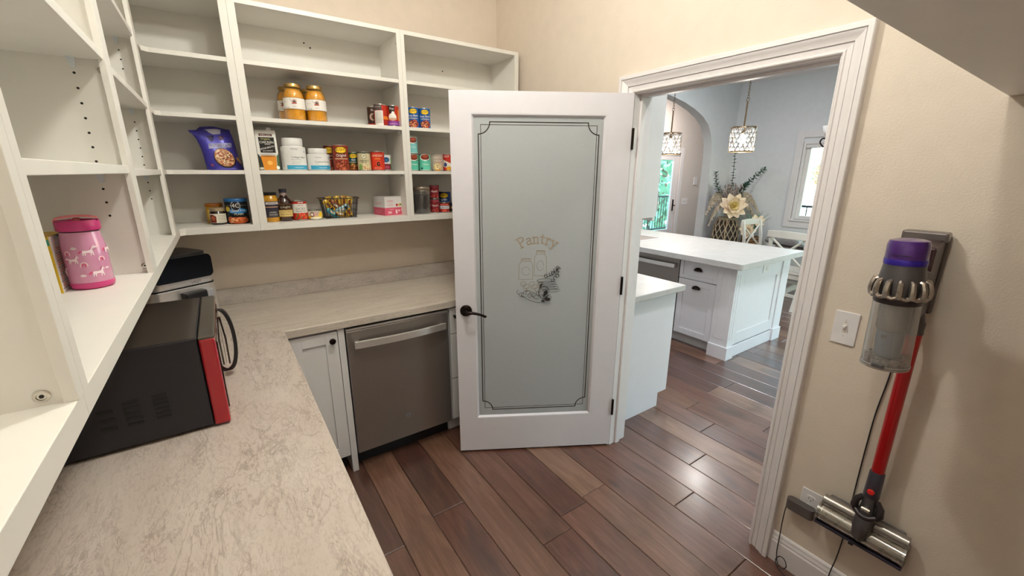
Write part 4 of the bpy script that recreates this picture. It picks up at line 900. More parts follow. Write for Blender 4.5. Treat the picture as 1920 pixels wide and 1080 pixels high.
# right unit
BL = a_bush('#1f5ea8', '#1c4f94', 'Pinto Beans', beans=['#c4553a', '#e0a27c', '#d98a5c', '#a33c2a'])
can('blue can of pinto beans beside the stile on the upper right shelf', 1.036, 2.555, B2, .0345, .116, '#1f5ea8', BL, turn=2)
can('blue can of pinto beans second from the stile on the upper right shelf', 1.109, 2.555, B2, .0345, .116, '#1f5ea8', BL, turn=6)
def a_tq(c): return lambda r, h: [('e', 0, h * .80, r * .9, h * .19, '#f2ede4'), ('e', r * .05, h * .82, r * .8, h * .16, '#7d2c17'), ('e', r * .1, h * .86, r * .5, h * .08, '#9c4426'), ('s', ell(r * .55, h * .72, r * .22, h * .1, 12), .0022, '#33506a'), ('t', 'Tomato', r * .05, h * .36, r * .42, WH, .85), ('r', -r * .9, r * .9, h * .05, h * .07, '#e9f3ef'), ('e', -r * .6, h * .16, r * .18, h * .06, '#3d3f45')]
can('pale turquoise soup can standing on another at the left of the middle right shelf', 1.020, 2.562, B1 + .0995, .0345, .098, '#7cc3c4', a_tq(0), turn=12)
can('turquoise soup can carrying a second can on its top', 1.020, 2.562, B1, .0345, .098, '#59bfa6', a_tq(0), turn=12)
can('turquoise soup can standing alone in front on the middle right shelf', 1.099, 2.562, B1, .0355, .101, '#63c7ae', a_tq(0), turn=4)
can('yellow green can half hidden between the turquoise soup cans', 1.077, 2.665, B1, .0335, .100, '#b8a82c', lambda r, h: [('r', -r * 1.4, r * 1.4, h * .4, h * .7, '#4a6a2a'), ('e', 0, h * .3, r * .6, h * .15, '#d9cf5a'), ('t', 'CORN', 0, h * .5, r * .5, WH)])
can('beige soup can with a bowl pictured on it on the middle right shelf', 1.184, 2.562, B1, .0370, .105, '#cdbcae', lambda r, h: [('t', 'CREAM OF', 0, h * .84, r * .34, '#4a2f3a'), ('t', 'GLUTEN FREE', 0, h * .66, r * .25, '#6a3f3a'), ('e', 0, h * .24, r * .72, h * .24, '#d09a4a'), ('e', 0, h * .27, r * .62, h * .18, '#e8d6ac'), ('b', 0, h * .27, r * .55, h * .15, 22, ['#c8703c', '#e0b050', '#7d8a3c', '#f0e6c8'], r * .1), ('r', -r * .8, r * .8, h * .5, h * .52, '#a8705c')], turn=2)
can('red can at the door edge of the middle right shelf', 1.262, 2.562, B1, .0370, .106, '#b92c20', lambda r, h: [('p', [(-r * 1.3, h * .72), (r * .8, h * .4), (r * .8, h * .1), (-r * 1.3, h * .3)], '#e9e0d2'), ('t', 'SOUP', -r * .35, h * .80, r * .4, WH), ('e', -r * .55, h * .38, r * .3, h * .12, '#39457d'), ('e', r * .1, h * .16, r * .5, h * .12, '#d6992e')])
cj = thing('coffee_jar', 'large lidded glass jar of dark ground coffee on the bottom right shelf', 'jar', (1.085, 2.605, B0))
r, h = .055, .168
MB().lathe([(r * .93, 0), (r, .006), (r, h * .84), (r * .95, h * .88)], 32).build('glass', M_JAR, cj, local=True, smooth=40)
MB().lathe([(r * .93, .006), (r * .95, .012), (r * .95, h * .70), (r * .6, h * .71), (.001, h * .72)], 30).build('coffee', plain('ground_coffee', '#241a22', .85, bs=300, bstr=.8, var=.3), cj, local=True, smooth=40)
MB().lathe([(r * .97, h * .87), (r * 1.0, h * .885), (r * 1.0, h * .975), (r * .96, h), (r * .2, h)], 32).build('lid', plain('jar_lid_tan', '#8d7f70', .35, .5), cj, local=True, smooth=40)
MB().tube([(r * 1.01 * math.cos(2 * PI * k / 24), r * 1.01 * math.sin(2 * PI * k / 24), h * .86) for k in range(24)], .002, 6, closed=True).build('wire_bail', M_CHROME, cj, local=True)
def a_hunt(r, h): return [('r', -r * 1.3, r * 1.3, h * .78, h * .95, '#8a3640'), ('p', [(-r, h * .42), (r, h * .42), (r, h * .74), (-r, h * .74)], '#7d1d22'), ('t', "Hunt's", 0, h * .47, r * .62, WH, .9), ('b', 0, h * .2, r * .8, h * .16, 18, ['#c4382a', '#e06a4a', '#8a2a20'], r * .16)]
can('dark red sauce can on top of the stack beside the coffee jar', 1.176, 2.61, B0 + .0905, .0305, .09, '#74202a', a_hunt, turn=4)
can('dark red sauce can at the bottom of the stack beside the coffee jar', 1.176, 2.61, B0, .0305, .0895, '#74202a', a_hunt, turn=4)
can('deep blue bean can at the back beside the door edge on the bottom right shelf', 1.286, 2.69, B0, .043, .133, '#1f3a78', a_bush('#1d3f80', '#14285a', 'Grillin', beans=['#c98a3c', '#e0b060', '#8a5a2a']), turn=-6)
can('small red tomato paste can in front of the deep blue can', 1.240, 2.598, B0, .0325, .066, '#a92a2a', lambda r, h: [('r', -r * 1.4, r * 1.4, h * .36, h * .66, '#c9d3dc'), ('t', 'PASTE', 0, h * .42, r * .4, '#8a2430'), ('e', 0, h * .2, r * .5, h * .13, '#d6503a'), ('r', -r, r, h * .75, h * .8, '#e08a7a')])
can('dark can at the very edge of the door on the bottom right shelf', 1.312, 2.598, B0, .0325, .066, '#2d2a34', lambda r, h: [('r', -r * 1.4, r * 1.4, h * .3, h * .6, '#7a5a3a'), ('t', 'BEANS', 0, h * .38, r * .4, WH)])
# corner unit: oats bag, jars, crumbs canister
bg_ = thing('oats_bag', 'purple stand-up bag of protein oats slumped against the stile', 'bag', (.055, 2.60, B1), math.radians(8))
mb = MB(); nU, nV = 12, 14; bwid, bhgt = .078, .198
def bag_pt(u, v, s):
    wob = .008 * math.sin(v * 9 + u * 2) * v
    x = (u * bwid * (1 - .06 * math.sin(v * PI)) + (.022 if u < 0 else .0) * (-abs(u)) * max(0, v - .72) * 3.2) - .030 * v + wob * .4
    z = v * bhgt + (.006 * math.cos(u * 2.6) if v > .9 else 0) - .012 * max(0, v - .8) * 5 * (u < -.6)
    dep = .034 * (1 - v) ** .6 * (1 - abs(u) ** 3) + .002 + .012 * math.sin(v * PI) * (1 - u * u)
    yb = .006 * math.sin(u * 5 + v * 4) * v + .018 * v
    return Vector((x, yb - s * dep, z))
for s in (1, -1):
    for j in range(nV + 1):
        for i in range(nU + 1): mb.v.append(tuple(bag_pt(-1 + 2 * i / nU, j / nV, s)))
st = (nU + 1) * (nV + 1)
for k in (0, st):
    for j in range(nV):
        for i in range(nU):
            q = [k + j * (nU + 1) + i, k + j * (nU + 1) + i + 1, k + (j + 1) * (nU + 1) + i + 1, k + (j + 1) * (nU + 1) + i]; mb.f.append(q if k == 0 else q[::-1]); mb.m.append(0)
for i in range(nU):
    for j in (0, nV): mb.f.append([j * (nU + 1) + i, j * (nU + 1) + i + 1, st + j * (nU + 1) + i + 1, st + j * (nU + 1) + i]); mb.m.append(0)
for j in range(nV):
    for i in (0, nU): a = j * (nU + 1) + i; mb.f.append([a, a + nU + 1, st + a + nU + 1, st + a]); mb.m.append(0)
mb.build('pouch', plain('purple_foil', '#453fa3', .34, .15, bs=26, bstr=.5, var=.14), bg_, local=True, smooth=60)
def bag_map(u, v, e):
    p = bag_pt(max(-1, min(1, u)), v, 1); return (p.x, p.y - e * 2 - .0006, p.z)
GRAIN = ['#e0bd92', '#c98a5a', '#b54a3a', '#d9a274', '#efd9b4', '#8a4a30']
art = [('p', [(-.62, .50), (.72, .55), (.78, .66), (-.5, .62)], '#9d9bc4'), ('t', 'PROTEIN OATS', .08, .55, .095, '#1a1628', 1.75, .0), ('p', [(-.4, .93), (.42, .95), (.30, .86), (-.1, .84)], '#c9c6d6'), ('p', [(-.45, .80), (-.1, .82), (-.12, .74), (-.28, .66), (-.40, .72)], '#2b1f50'), ('p', [(.1, .80), (.42, .81), (.36, .73), (.16, .71)], '#4a1f4a')]
art += [('p', ell(.08, .285, .60, .235, 26), '#2b1d22'), ('p', ell(.08, .30, .56, .21, 26), '#c08a62')]
rb = random.Random(3)
for k in range(90):
    a = rb.random() * 2 * PI; q = math.sqrt(rb.random())
    art.append(('p', ell(.08 + .5 * q * math.cos(a), .30 + .185 * q * math.sin(a), .07, .018, 6, rb.uniform(-.3, .3)), rb.choice(GRAIN)))
art += [('p', ell(.84, .26, .12, .06, 8), '#c9a06a'), ('p', ell(.90, .20, .08, .045, 8), '#dcb885'), ('r', -.55, .6, .035, .05, '#6a66b8'), ('p', ell(-.72, .12, .07, .03, 8), '#a34a5a')]
mbl, mts = artwork(art, bag_map, step=.12, lift=.00004); mbl.build('label', mts, bg_, local=True, recalc=False)
t = thing('spice_tub', 'tall yellow tub with an orange lid behind the jam jar', 'tub', (-.025, 2.705, B0))
MB().lathe([(.034, 0), (.037, .004), (.037, .086)], 26).build('tub_body', plain('yellow_tub', '#d2a227', .4, var=.1), t, local=True, smooth=True)
MB().lathe([(.039, .084), (.039, .096), (.037, .099), (.01, .099)], 26).build('lid', plain('orange_lid', '#b86a22', .4), t, local=True, smooth=True)
mb, mats = artwork([('e', .012, .05, .012, .02, '#b88a1c'), ('r', -.035, -.02, .02, .07, '#e6c45a'), ('e', -.012, .035, .004, .003, '#7a5a1c'), ('e', -.02, .06, .003, .003, '#7a5a1c')], cyl_map(.037, facing(-.025, 2.7)), step=.012); mb.build('label', mats, t, local=True, recalc=False)
t = thing('jam_jar', 'small dark jam jar with a cream label on the corner shelf', 'jar', (-.013, 2.605, B0))
r, h = .0355, .083
MB().lathe([(r * .9, 0), (r, .005), (r, h * .7), (r * .86, h * .78), (r * .86, h * .84)], 28).build('glass', plain('dark_jam', '#23100f', .15, coat=.6), t, local=True, smooth=45)
MB().lathe([(r * .90, h * .80), (r * .92, h * .81), (r * .92, h * .98), (r * .88, h), (r * .1, h)], 28).build('lid', plain('cream_gold_lid', '#b3a184', .35, .5), t, local=True, smooth=40)
mb, mats = artwork([('r', -r * 1.2, r * 1.2, h * .12, h * .66, '#e4dccb'), ('p', [(-r * 1.15, h * .14), (-r * .3, h * .14), (-r * .25, h * .5), (-r * .7, h * .62), (-r * 1.15, h * .6)], '#6e2418'), ('e', -r * .7, h * .4, r * .3, h * .14, '#a9583a')] + [('r', -r * .05, r * .9, h * (.54 - .09 * k), h * (.565 - .09 * k), '#8a8074') for k in range(5)], cyl_map(r, facing(-.013, 2.6)), step=r * .3)
mb.build('label', mats, t, local=True, recalc=False)
t = thing('crumbs_canister', 'blue topped black canister of plain bread crumbs at the stile', 'canister', (.071, 2.61, B0))
r, h = .0505, .126
MB().lathe([(r * .97, 0), (r, .003), (r, h * .90)], 36).build('canister_body', label_mat('#17181f'), t, local=True, smooth=40)
MB().lathe([(r * 1.02, h * .88), (r * 1.03, h * .89), (r * 1.03, h * .985), (r, h), (r * .2, h)], 36).build('lid', plain('blue_lid', '#24619c', .35), t, local=True, smooth=40)
mb, mats = artwork([('e', .004, h * .52, r * .92, h * .11, '#2a7fbf'), ('t', 'Gluten Free', .004, h * .49, .0155, WH, .92, .06), ('e', -.004, h * .72, r * .42, h * .20, '#b9bcc4'), ('e', -.004, h * .72, r * .37, h * .17, '#1b1d24'), ('t', '4C', -.004, h * .655, .030, WH, .9), ('r', -r * 1.2, r * 1.2, h * .735, h * .742, '#d9c89a'), ('e', -r * .85, h * .6, r * .25, h * .1, '#d9b84a'), ('t', 'PLAIN', .006, h * .36, .0135, '#e9d9b0', 1.1)] +
                   [('e', .002, h * .15, r * .95, h * .13, '#b5532a')] + [('s', arcp(R.uniform(-.035, .038), h * R.uniform(.1, .2), R.uniform(.006, .013), R.uniform(0, 90), R.uniform(150, 280), 7), .0042, R.choice(['#e79a5c', '#d9713c', '#f0bd8a', '#c8552e'])) for _ in range(13)] + [('r', r * 1.05, r * 1.15, h * .36, h * .42, '#9aa0ac')], cyl_map(r, facing(.071, 2.61)), step=r * .28)
mb.build('label', mats, t, local=True, recalc=False)

# ------------------------------------------------------------ pink bottle and cracker box on the left shelf
pb = thing('water_bottle', 'pink water bottle printed with white unicorns, rainbows and clouds', 'bottle', (-.268, 1.325, B0))
PT, PU = plain('pink_tritan', '#d893b6', .22, coat=.6, var=.05), plain('raspberry_plastic', '#c73a7b', .35)
r = .0385
MB().lathe([(r * .9, .012), (r, .016), (r * .99, .085), (r * .97, .10), (r * .9, .116), (r * .86, .128)], 44).build('bottle_body', PT, pb, local=True, smooth=60)
MB().lathe([(r * .82, 0), (r * .95, .003), (r * 1.01, .010), (r * 1.005, .0155)], 44).build('base_cap', PU, pb, local=True, smooth=60)
MB().lathe([(r * .85, .1285), (r * .85, .131)], 40).build('neck_gasket', plain('gasket_maroon', '#5a1f3a', .5), pb, local=True, smooth=True)
ld = MB().lathe([(r * .93, .131), (r * .965, .133), (r * .965, .150), (r * .92, .1535), (r * .70, .1535), (r * .68, .146), (.002, .146)], 44).build('lid', PU, pb, local=True, smooth=50)
fa = facing(-.268, 1.325)
mb = MB(); n = 20                                                  # carrying loop arched over the lid
lp = []
for k in range(n + 1):
    a = PI * k / n; lp.append(Vector((math.cos(a) * r * .93, 0, .1525 + .0085 * math.sin(a))))
rot = Matrix.Rotation(fa + PI / 2, 4, 'Z')
vs = []
for p in lp:
    for dy, dz in ((-.013, 0), (.013, 0), (.013, .0035), (-.013, .0035)): vs.append(rot @ (p + Vector((0, dy - .006, dz))))
mb.add(vs, [(i * 4 + j, i * 4 + (j + 1) % 4, i * 4 + 4 + (j + 1) % 4, i * 4 + 4 + j) for i in range(n) for j in range(4)] + [(0, 3, 2, 1), (n * 4, n * 4 + 1, n * 4 + 2, n * 4 + 3)])
mb.build('carry_loop', plain('coral_plastic', '#e57f88', .4), pb, local=True, smooth=40)
MB().box(-.006, .006, -.011, .011, .146, .158).xf(rot).build('spout', plain('coral_plastic', '#e57f88', .4), pb, local=True, bevel=.002)
CW, CR, CP = '#f6dfe6', '#d6497a', '#f3b6c2'
def cloud(u, v, s): return [('e', u, v, .0052 * s, .0022 * s, CW), ('e', u - .001 * s, v + .0016 * s, .0026 * s, .0022 * s, CW), ('e', u + .0022 * s, v + .001 * s, .002 * s, .0017 * s, CW)]
def bow(u, v, s):
    o = []
    for q, c in ((.0056, CW), (.0040, '#ef9fb2'), (.0026, CR)):
        o.append(('s', arcp(u, v, q * s, 0, 180, 10) + [(u - q * s, v - .004 * s)], .0017 * s, c)); o.append(('s', [(u + q * s, v), (u + q * s, v - .004 * s)], .0017 * s, c))
    return o
def pony(u, v, s, f=1):
    P = lambda pts: [(u + x * s * f, v + y * s) for x, y in pts]
    body = [(-.0085, .0035), (-.007, .0055), (0, .0048), (.0045, .0058), (.0065, .0105), (.0085, .0125), (.0115, .0105), (.0125, .0085), (.0115, .0078), (.0092, .0085), (.0085, .006), (.0085, .003),
            (.0092, -.001), (.010, -.006), (.0084, -.006), (.007, -.0015), (.0058, -.0012), (.0048, -.006), (.0034, -.006), (.0042, .0002), (-.003, .0002), (-.0038, -.0055), (-.0054, -.0055), (-.0052, -.001), (-.0062, -.001), (-.0075, -.0055), (-.009, -.0055), (-.0082, .0005)]
    return [('s', P([(-.0085, .004), (-.0115, .0035), (-.0125, .001), (-.0145, .0005)]), .0024 * s, CR), ('p', P(body), CW), ('s', P([(.0045, .007), (.0062, .0112), (.0078, .0128)]), .0013 * s, '#a8456e'), ('p', P([(.0086, .0122), (.0102, .0162), (.0096, .0118)]), CP), ('e', u + .0103 * s * f, v + .0098 * s, .0004 * s, .0005 * s, '#5a2a3a')]
prt = pony(.004, .083, 1.05) + pony(-.024, .066, .95) + pony(.013, .047 - .012, 1.1) + bow(-.007, .057, 1.0) + bow(-.031, .083, .9) + bow(.025, .067, .95) + cloud(-.017, .094, 1.05) + cloud(.017, .095, .9) + cloud(-.012, .033, 1) + cloud(-.033, .071, .8) + cloud(.031, .045, .8) + pony(.045, .085, 1) + pony(-.05, .04, 1)
def bottle_map(u, v, e):
    q = r * (1 - .01 * (v - .016) / .069) if v < .085 else r * (.99 - .02 * (v - .085) / .015) if v < .10 else r * (.97 - .07 * (v - .10) / .016)
    return ((q + e) * math.cos(fa + u / r), (q + e) * math.sin(fa + u / r), v)
mb, mats = artwork(prt, bottle_map, step=r * .22, eps=.0002, lift=.00004); mb.build('print', mats, pb, local=True, recalc=False)
cb = thing('cracker_box', 'slim yellow carton with a text covered side behind the pink bottle', 'box', (-.327, 1.335, B0))
MB().box(-.018, .018, -.055, .06, 0, .124).build('carton', label_mat('#d9b42a'), cb, local=True, bevel=.001)
art_part('print', [('r', -.054, .059, .001, .123, '#e4dfda')] + [('r', -.050 + .004 * ((k * 7) % 3), .03 + .02 * ((k * 5) % 4) / 3, .008 + .0052 * k, .0102 + .0052 * k, '#d98a72' if k % 3 else '#8d8a86') for k in range(18)] + [('p', [(-.02, .124), (.059, .124), (.059, .095), (.01, .112)], '#1f2f5a')], flat_map((.018, 0, 0), (0, 1, 0), (0, 0, 1)), cb)
art_part('print', [('r', -.018, .018, .105, .118, '#3f9a86'), ('e', .002, .085, .005, .005, '#5a3a1c'), ('r', -.010, .010, .02, .04, '#c99a20')], flat_map((0, -.055, 0), (1, 0, 0), (0, 0, 1)), cb)

# ------------------------------------------------------------ microwave
mw = thing('microwave', 'black microwave with a red front and black loop handle on the left counter', 'microwave', (-.27, 1.645, CZ1))
X0, X1, Y0, Y1, Z0, Z1 = -.465, -.067, 1.402, 1.885, CZ1 + .010, 1.199
bx('housing', X0, X1 - .042, Y0, Y1, Z0, Z1, M_BLACKM, mw, .004)
bx('top_plate', X0 + .01, X1 - .046, Y0 + .004, Y1 - .004, Z1 - .001, Z1 + .0012, plain('brown_black_top', '#413a34', .22, .3), mw)
bx('front_frame', X1 - .040, X1, Y0 - .002, Y1 + .002, Z0 - .004, Z1 - .006, M_RED, mw, .006, seg=3)
bx('front_cap', X1 - .040, X1 - .001, Y0 - .001, Y1 + .001, Z1 - .008, Z1 + .0012, plain('brown_black_cap', '#5a534c', .2, .4), mw, .003)
bx('edge_chrome', X1 - .002, X1 + .0015, Y0 + .002, Y1 - .002, Z1 - .008, Z1 - .003, M_CHROME, mw)
bx('door_window', X1 - .001, X1 + .003, Y0 + .03, Y1 - .12, Z0 + .03, Z1 - .03, plain('black_glass', '#09090c', .05, coat=1), mw, .002)
bx('control_panel', X1 - .001, X1 + .003, Y1 - .085, Y1 - .012, Z0 + .03, Z1 - .03, plain('black_glass', '#09090c', .05, coat=1), mw, .002)
hp = []
for k in range(21):
    a = PI * k / 20; hp.append((X1 + .002 + (.038 * max(0, math.sin(a)) ** .8), 1.775, 1.055 - .118 * -math.cos(a)))
hd_ = MB(); vs = []
for p in hp:
    for dy, dx in ((-.013, -.006), (.013, -.006), (.013, .006), (-.013, .006)): vs.append((p[0] + dx, p[1] + dy, p[2]))
hd_.add(vs, [(i * 4 + j, i * 4 + (j + 1) % 4, i * 4 + 4 + (j + 1) % 4, i * 4 + 4 + j) for i in range(20) for j in range(4)] + [(0, 3, 2, 1), (80, 81, 82, 83)])
ho = hd_.build('handle', M_BLACK, mw, bevel=.003)
MB().tube([(X1 + .006, 1.775, 1.145), (X1 + .013, 1.775, 1.06), (X1 + .012, 1.775, .96)], .003, 6).build('handle_trim', M_CHROME, ho)
VB = plain('vent_black', '#060607', .5)
for xs, xe, n, st_, hh_ in ((-.292, -.258, 5, .016, .008), (-.232, -.198, 6, .0135, .0065), (-.345, -.312, 3, .025, .010)):
    for k in range(n): bx('vent_slot', xs, xe, Y0 - .0025, Y0 + .001, .985 + st_ * k, .985 + st_ * k + hh_, VB, mw, .0015)
for x in (X0 + .04, X1 - .07):
    for y in (Y0 + .04, Y1 - .04): MB().cyl((x, y, CZ1), (x, y, Z0 + .001), .012).build('foot', M_BLACK, mw)

# ------------------------------------------------------------ air fryer in the corner
af = thing('air_fryer', 'stainless air fryer with a glossy black control face in the corner', 'air fryer', (-.062, 2.405, CZ1), math.radians(31))
fw, fd, fh = .27, .25, .378                                        # local: front face at y=0, right edge at x=0
def rr_box(x0, x1, y0, y1, z0, z1, rad, n=6):
    poly = []
    for cx, cy, a in ((x1 - rad, y0 + rad, -90), (x1 - rad, y1 - rad, 0), (x0 + rad, y1 - rad, 90), (x0 + rad, y0 + rad, 180)): poly += arcp(cx, cy, rad, a, a + 90, n)
    return MB().prism(poly, 'z', z0, z1)
rr_box(-fw, 0, 0, fd, .012, .229, .035).build('lower_body', M_STEEL, af, local=True, bevel=.003, smooth=40)
rr_box(-fw + .001, -.001, .001, fd - .001, .229, .235, .035).build('gap_line', M_BLACK, af, local=True, smooth=40)
rr_box(-fw + .003, -.004, .003, fd - .003, .235, .300, .035).build('upper_body', M_STEEL, af, local=True, bevel=.002, smooth=40)
rr_box(-fw + .008, -.008, .012, fd - .008, .300, fh, .05).build('crown', M_BLACK, af, local=True, bevel=.02, seg=4, smooth=40)
gl_ = []
for cx, cz, a in ((-.034, .286, -90), (-.034, fh - .030, 0), (-fw + .034, fh - .030, 90), (-fw + .034, .286, 180)): gl_ += arcp(cx, cz, .022, a, a + 90, 5)
MB().prism(gl_, 'y', -.006, .016).build('control_face', plain('black_glass', '#09090c', .05, coat=1), af, local=True, bevel=.003)
art_part('lettering', [('t', '14QT', -.09, .243, .014, '#5a544e', 1.3)], flat_map((0, .0025, 0), (1, 0, 0), (0, 0, 1)), af)
MB().box(-.165, -.070, -.045, .002, .168, .212).build('drawer_handle', M_BLACK, af, local=True, bevel=.006)
MB().box(-.078, -.046, -.047, .002, .162, .213).build('handle_end', plain('handle_silver', '#c3c4cb', .3, .6), af, local=True, bevel=.004)
for x in (-fw + .04, -.04):
    for y in (.04, fd - .04): MB().cyl((x, y, 0), (x, y, .013), .012).build('foot', M_BLACK, af, local=True)
# ------------------------------------------------------------ switch, outlet, adapter
sw = thing('light_switch', 'white toggle light switch plate between the casing and the vacuum', 'light switch', (XD, .486, 1.112))
bx('plate', XD - .006, XD - .0002, .449, .523, 1.05, 1.173, M_PLATE, sw, .003)
bx('toggle_collar', XD - .0075, XD - .006, .479, .493, 1.097, 1.129, plain('toggle_ivory', '#ddd6cf', .35), sw, .0005)
MB().prism([(XD - .006, 1.106), (XD - .018, 1.114), (XD - .019, 1.122), (XD - .006, 1.122)], 'y', .4815, .4905).build('toggle', M_PLATE, sw, bevel=.001)
bx('lettering', XD - .0068, XD - .0062, .4828, .4892, 1.133, 1.135, plain('engraved_grey', '#9a938e', .6), sw)
for z in (1.083, 1.142): MB().cyl((XD - .0065, .486, z), (XD - .0058, .486, z), .003).build('screw', plain('screw_painted', '#cfc8c2', .4), sw)
ol = thing('wall_outlet', 'white duplex outlet plate low on the wall left of the floor head', 'outlet', (XD, .469, .358))
bx('plate', XD - .006, XD - .0002, .432, .505, .299, .417, M_PLATE, ol, .003)
for z in (.338, .380):
    rc = rr_box(-.017, .017, -.0145, .0145, 0, .002, .010).xf(Matrix.Translation((XD - .006, .4685, z)) @ Matrix.Rotation(-PI / 2, 4, 'Z') @ Matrix.Rotation(PI / 2, 4, 'X')).build('receptacle', M_PLATE, ol, smooth=40)
    sl = MB().box(XD - .0084, XD - .0078, .4600, .4618, z - .001, z + .008).box(XD - .0084, XD - .0078, .4752, .4770, z - .001, z + .007).lathe([(.0022, 0), (.0022, .0005)], 10, M=Matrix.Translation((XD - .0084, .4685, z - .007)) @ Matrix.Rotation(PI / 2, 4, 'Y'))
    sl.build('slots', M_HOLE, rc)
ad = thing('power_adapter', 'brown grey power adapter plugged into the wall outlet', 'adapter', (XD - .008, .49, .338))
sh_ = rr_box(-.049, .049, -.017, .017, 0, .046, .0165).xf(Matrix.Translation((XD - .035, .487, .314)))   # stadium standing on its face
rr_box(-.050, .050, -.0175, .0175, 0, .044, .017).xf(Matrix.Translation((XD - .030, .490, .312)) @ Matrix.Rotation(PI / 2, 4, 'Z')).build('adapter_body', plain('adapter_brown', '#57504f', .45, .1), ad, smooth=40, bevel=.0015)
rr_box(-.044, .044, -.012, .012, 0, .002, .0115).xf(Matrix.Translation((XD - .030, .490, .3105)) @ Matrix.Rotation(PI / 2, 4, 'Z')).build('adapter_face', plain('adapter_dark', '#2a2630', .4), ad, smooth=40)
bx('plug', XD - .014, XD - .0082, .460, .478, .322, .350, M_BLACK, ad)

# ------------------------------------------------------------ cordless vacuum on its wall dock
vc = thing('cordless_vacuum', 'cordless stick vacuum with purple cap, clear bin and red tube hanging on the wall', 'vacuum', (XD - .05, .30, .34))
M_VBODY = plain('vacuum_gunmetal', '#5a5658', .32, .55); M_VDARK = plain('vacuum_dark', '#3a3336', .34, .5)
CXv, CYv = 1.545, .308
VT = Matrix.Translation((CXv, CYv, 1.11)) @ Matrix.Rotation(-.036, 4, 'X') @ Matrix.Translation((-CXv, -CYv, -1.11))   # the body hangs a touch askew
def vl(name, prof, m, n=36, sm=45, mi=None, **kw): return MB().lathe(prof, n, (CXv, CYv, 0)).xf(VT).build(name, m, vc, smooth=sm, **kw)
vl('filter_cap', [(.0445, 1.412), (.046, 1.425), (.0455, 1.462), (.042, 1.474), (.03, 1.478), (.012, 1.474), (.001, 1.473)], plain('purple_filter', '#4a2472', .22, .3, coat=.6, var=.25))
vl('filter_band', [(.0465, 1.408), (.0468, 1.410), (.0468, 1.422), (.046, 1.424)], plain('violet_band', '#32208f', .25, .3))
MB().box(CXv - .047, CXv - .0455, CYv - .02, CYv + .02, 1.436, 1.437).xf(VT).build('filter_slot', M_VDARK, vc)
vl('motor_housing', [(.0455, 1.409), (.047, 1.395), (.051, 1.365), (.053, 1.345), (.050, 1.325), (.049, 1.312)], M_VBODY)
vl('bin_collar', [(.0525, 1.316), (.054, 1.312), (.054, 1.302), (.0525, 1.298)], M_VDARK)
for k in range(14):
    a = 2 * PI * (k + .5) / 14; cc_, ss = math.cos(a), math.sin(a); pp = []
    for rr_, z in ((.050, 1.366), (.0575, 1.362), (.0615, 1.348), (.0625, 1.334), (.060, 1.322), (.053, 1.317)): pp.append((CXv + rr_ * cc_, CYv + rr_ * ss, z))
    MB().tube(pp, [.005, .0068, .0078, .0084, .0084, .0055], 8).xf(VT).build('cyclone', plain('cyclone_bronze', '#a89d93', .24, .85), vc, smooth=True)
    a2 = a + PI / 14; MB().tube([(CXv + .0605 * math.cos(a + (a2 - a) * 2 * q / 4), CYv + .0605 * math.sin(a + (a2 - a) * 2 * q / 4), 1.318 + .006 * abs(q - 2) / 2) for q in range(5)], .0062, 8).xf(VT).build('cyclone_link', plain('cyclone_bronze', '#a89d93', .24, .85), vc, smooth=True)
MB().lathe([(.0525, 1.303), (.0540, 1.22), (.0552, 1.113)], 44, (CXv, CYv, 0), caps=False).xf(VT).build('clear_bin', M_CLEAR, vc, smooth=True)
vl('shroud', [(.034, 1.298), (.036, 1.29), (.036, 1.225), (.031, 1.215)], plain('shroud_mesh', '#8d8985', .5, .4, bs=400, bstr=.4))
vl('inner_skirt', [(.031, 1.214), (.032, 1.20), (.029, 1.14), (.02, 1.135)], plain('skirt_blue_grey', '#6d7a90', .4, .4))
MB().box(CXv - .0325, CXv - .030, CYv - .0, CYv + .012, 1.196, 1.204).xf(VT).build('latch', M_VDARK, vc)
dst = MB(); rd = random.Random(9)
for k in range(150):
    a = rd.random() * 2 * PI; q = .050 * math.sqrt(rd.random()); z = 1.118 + rd.random() * (.006 + .012 * q / .05)
    dst.ball((CXv + q * math.cos(a), CYv + q * math.sin(a), z), rd.uniform(.003, .007), 6)
tag(dst.build('dust', plain('grey_dust', '#94857a', .95, var=.3, vs=120), vc, recalc=False), 'grey brown dust in the bottom of the bin', kind='stuff')
vl('bin_base', [(.0562, 1.106), (.0568, 1.109), (.0562, 1.116), (.0545, 1.118), (.053, 1.11), (.001, 1.109)], M_CLEAR)
MB().lathe([(.0556, 1.1125), (.0572, 1.1135), (.0572, 1.1165), (.0556, 1.1175)], 36, (CXv, CYv, 0), caps=False).xf(VT).build('bin_rim', plain('rim_grey', '#8d857e', .3, .4), vc, smooth=45)
bx('bin_catch', CXv - .060, CXv - .052, CYv - .012, CYv + .016, 1.112, 1.124, M_VBODY, vc, .002)
# bridge, handle and battery behind the bin, wall dock
MB().prism([(CXv + .03, 1.395), (1.70, 1.37), (1.70, 1.27), (CXv + .04, 1.31)], 'y', CYv - .028, CYv + .028).build('bridge', M_VDARK, vc, bevel=.006)
MB().prism([(1.665, 1.445), (1.745, 1.462), (1.745, 1.245), (1.690, 1.225), (1.660, 1.30)], 'y', .284, .352).build('battery', plain('battery_brown', '#3d2b2c', .3, .4), vc, bevel=.006)
MB().tube([(1.735, .312, 1.25), (1.735, .302, 1.205), (1.735, .296, 1.165)], [.026, .025, .023], 20).build('outlet_pipe', M_VBODY, vc, smooth=True)
MB().lathe([(.012, 0), (.012, .01), (.009, .012)], 16, M=Matrix.Translation((1.716, .318, 1.212)) @ Matrix.Rotation(-PI / 2, 4, 'Y')).build('release_button', M_RED, vc, smooth=True)
MB().cyl((1.738, .2945, 1.175), (1.745, .292, .635), .0185, n=28).build('wand', M_REDP, vc, smooth=True)
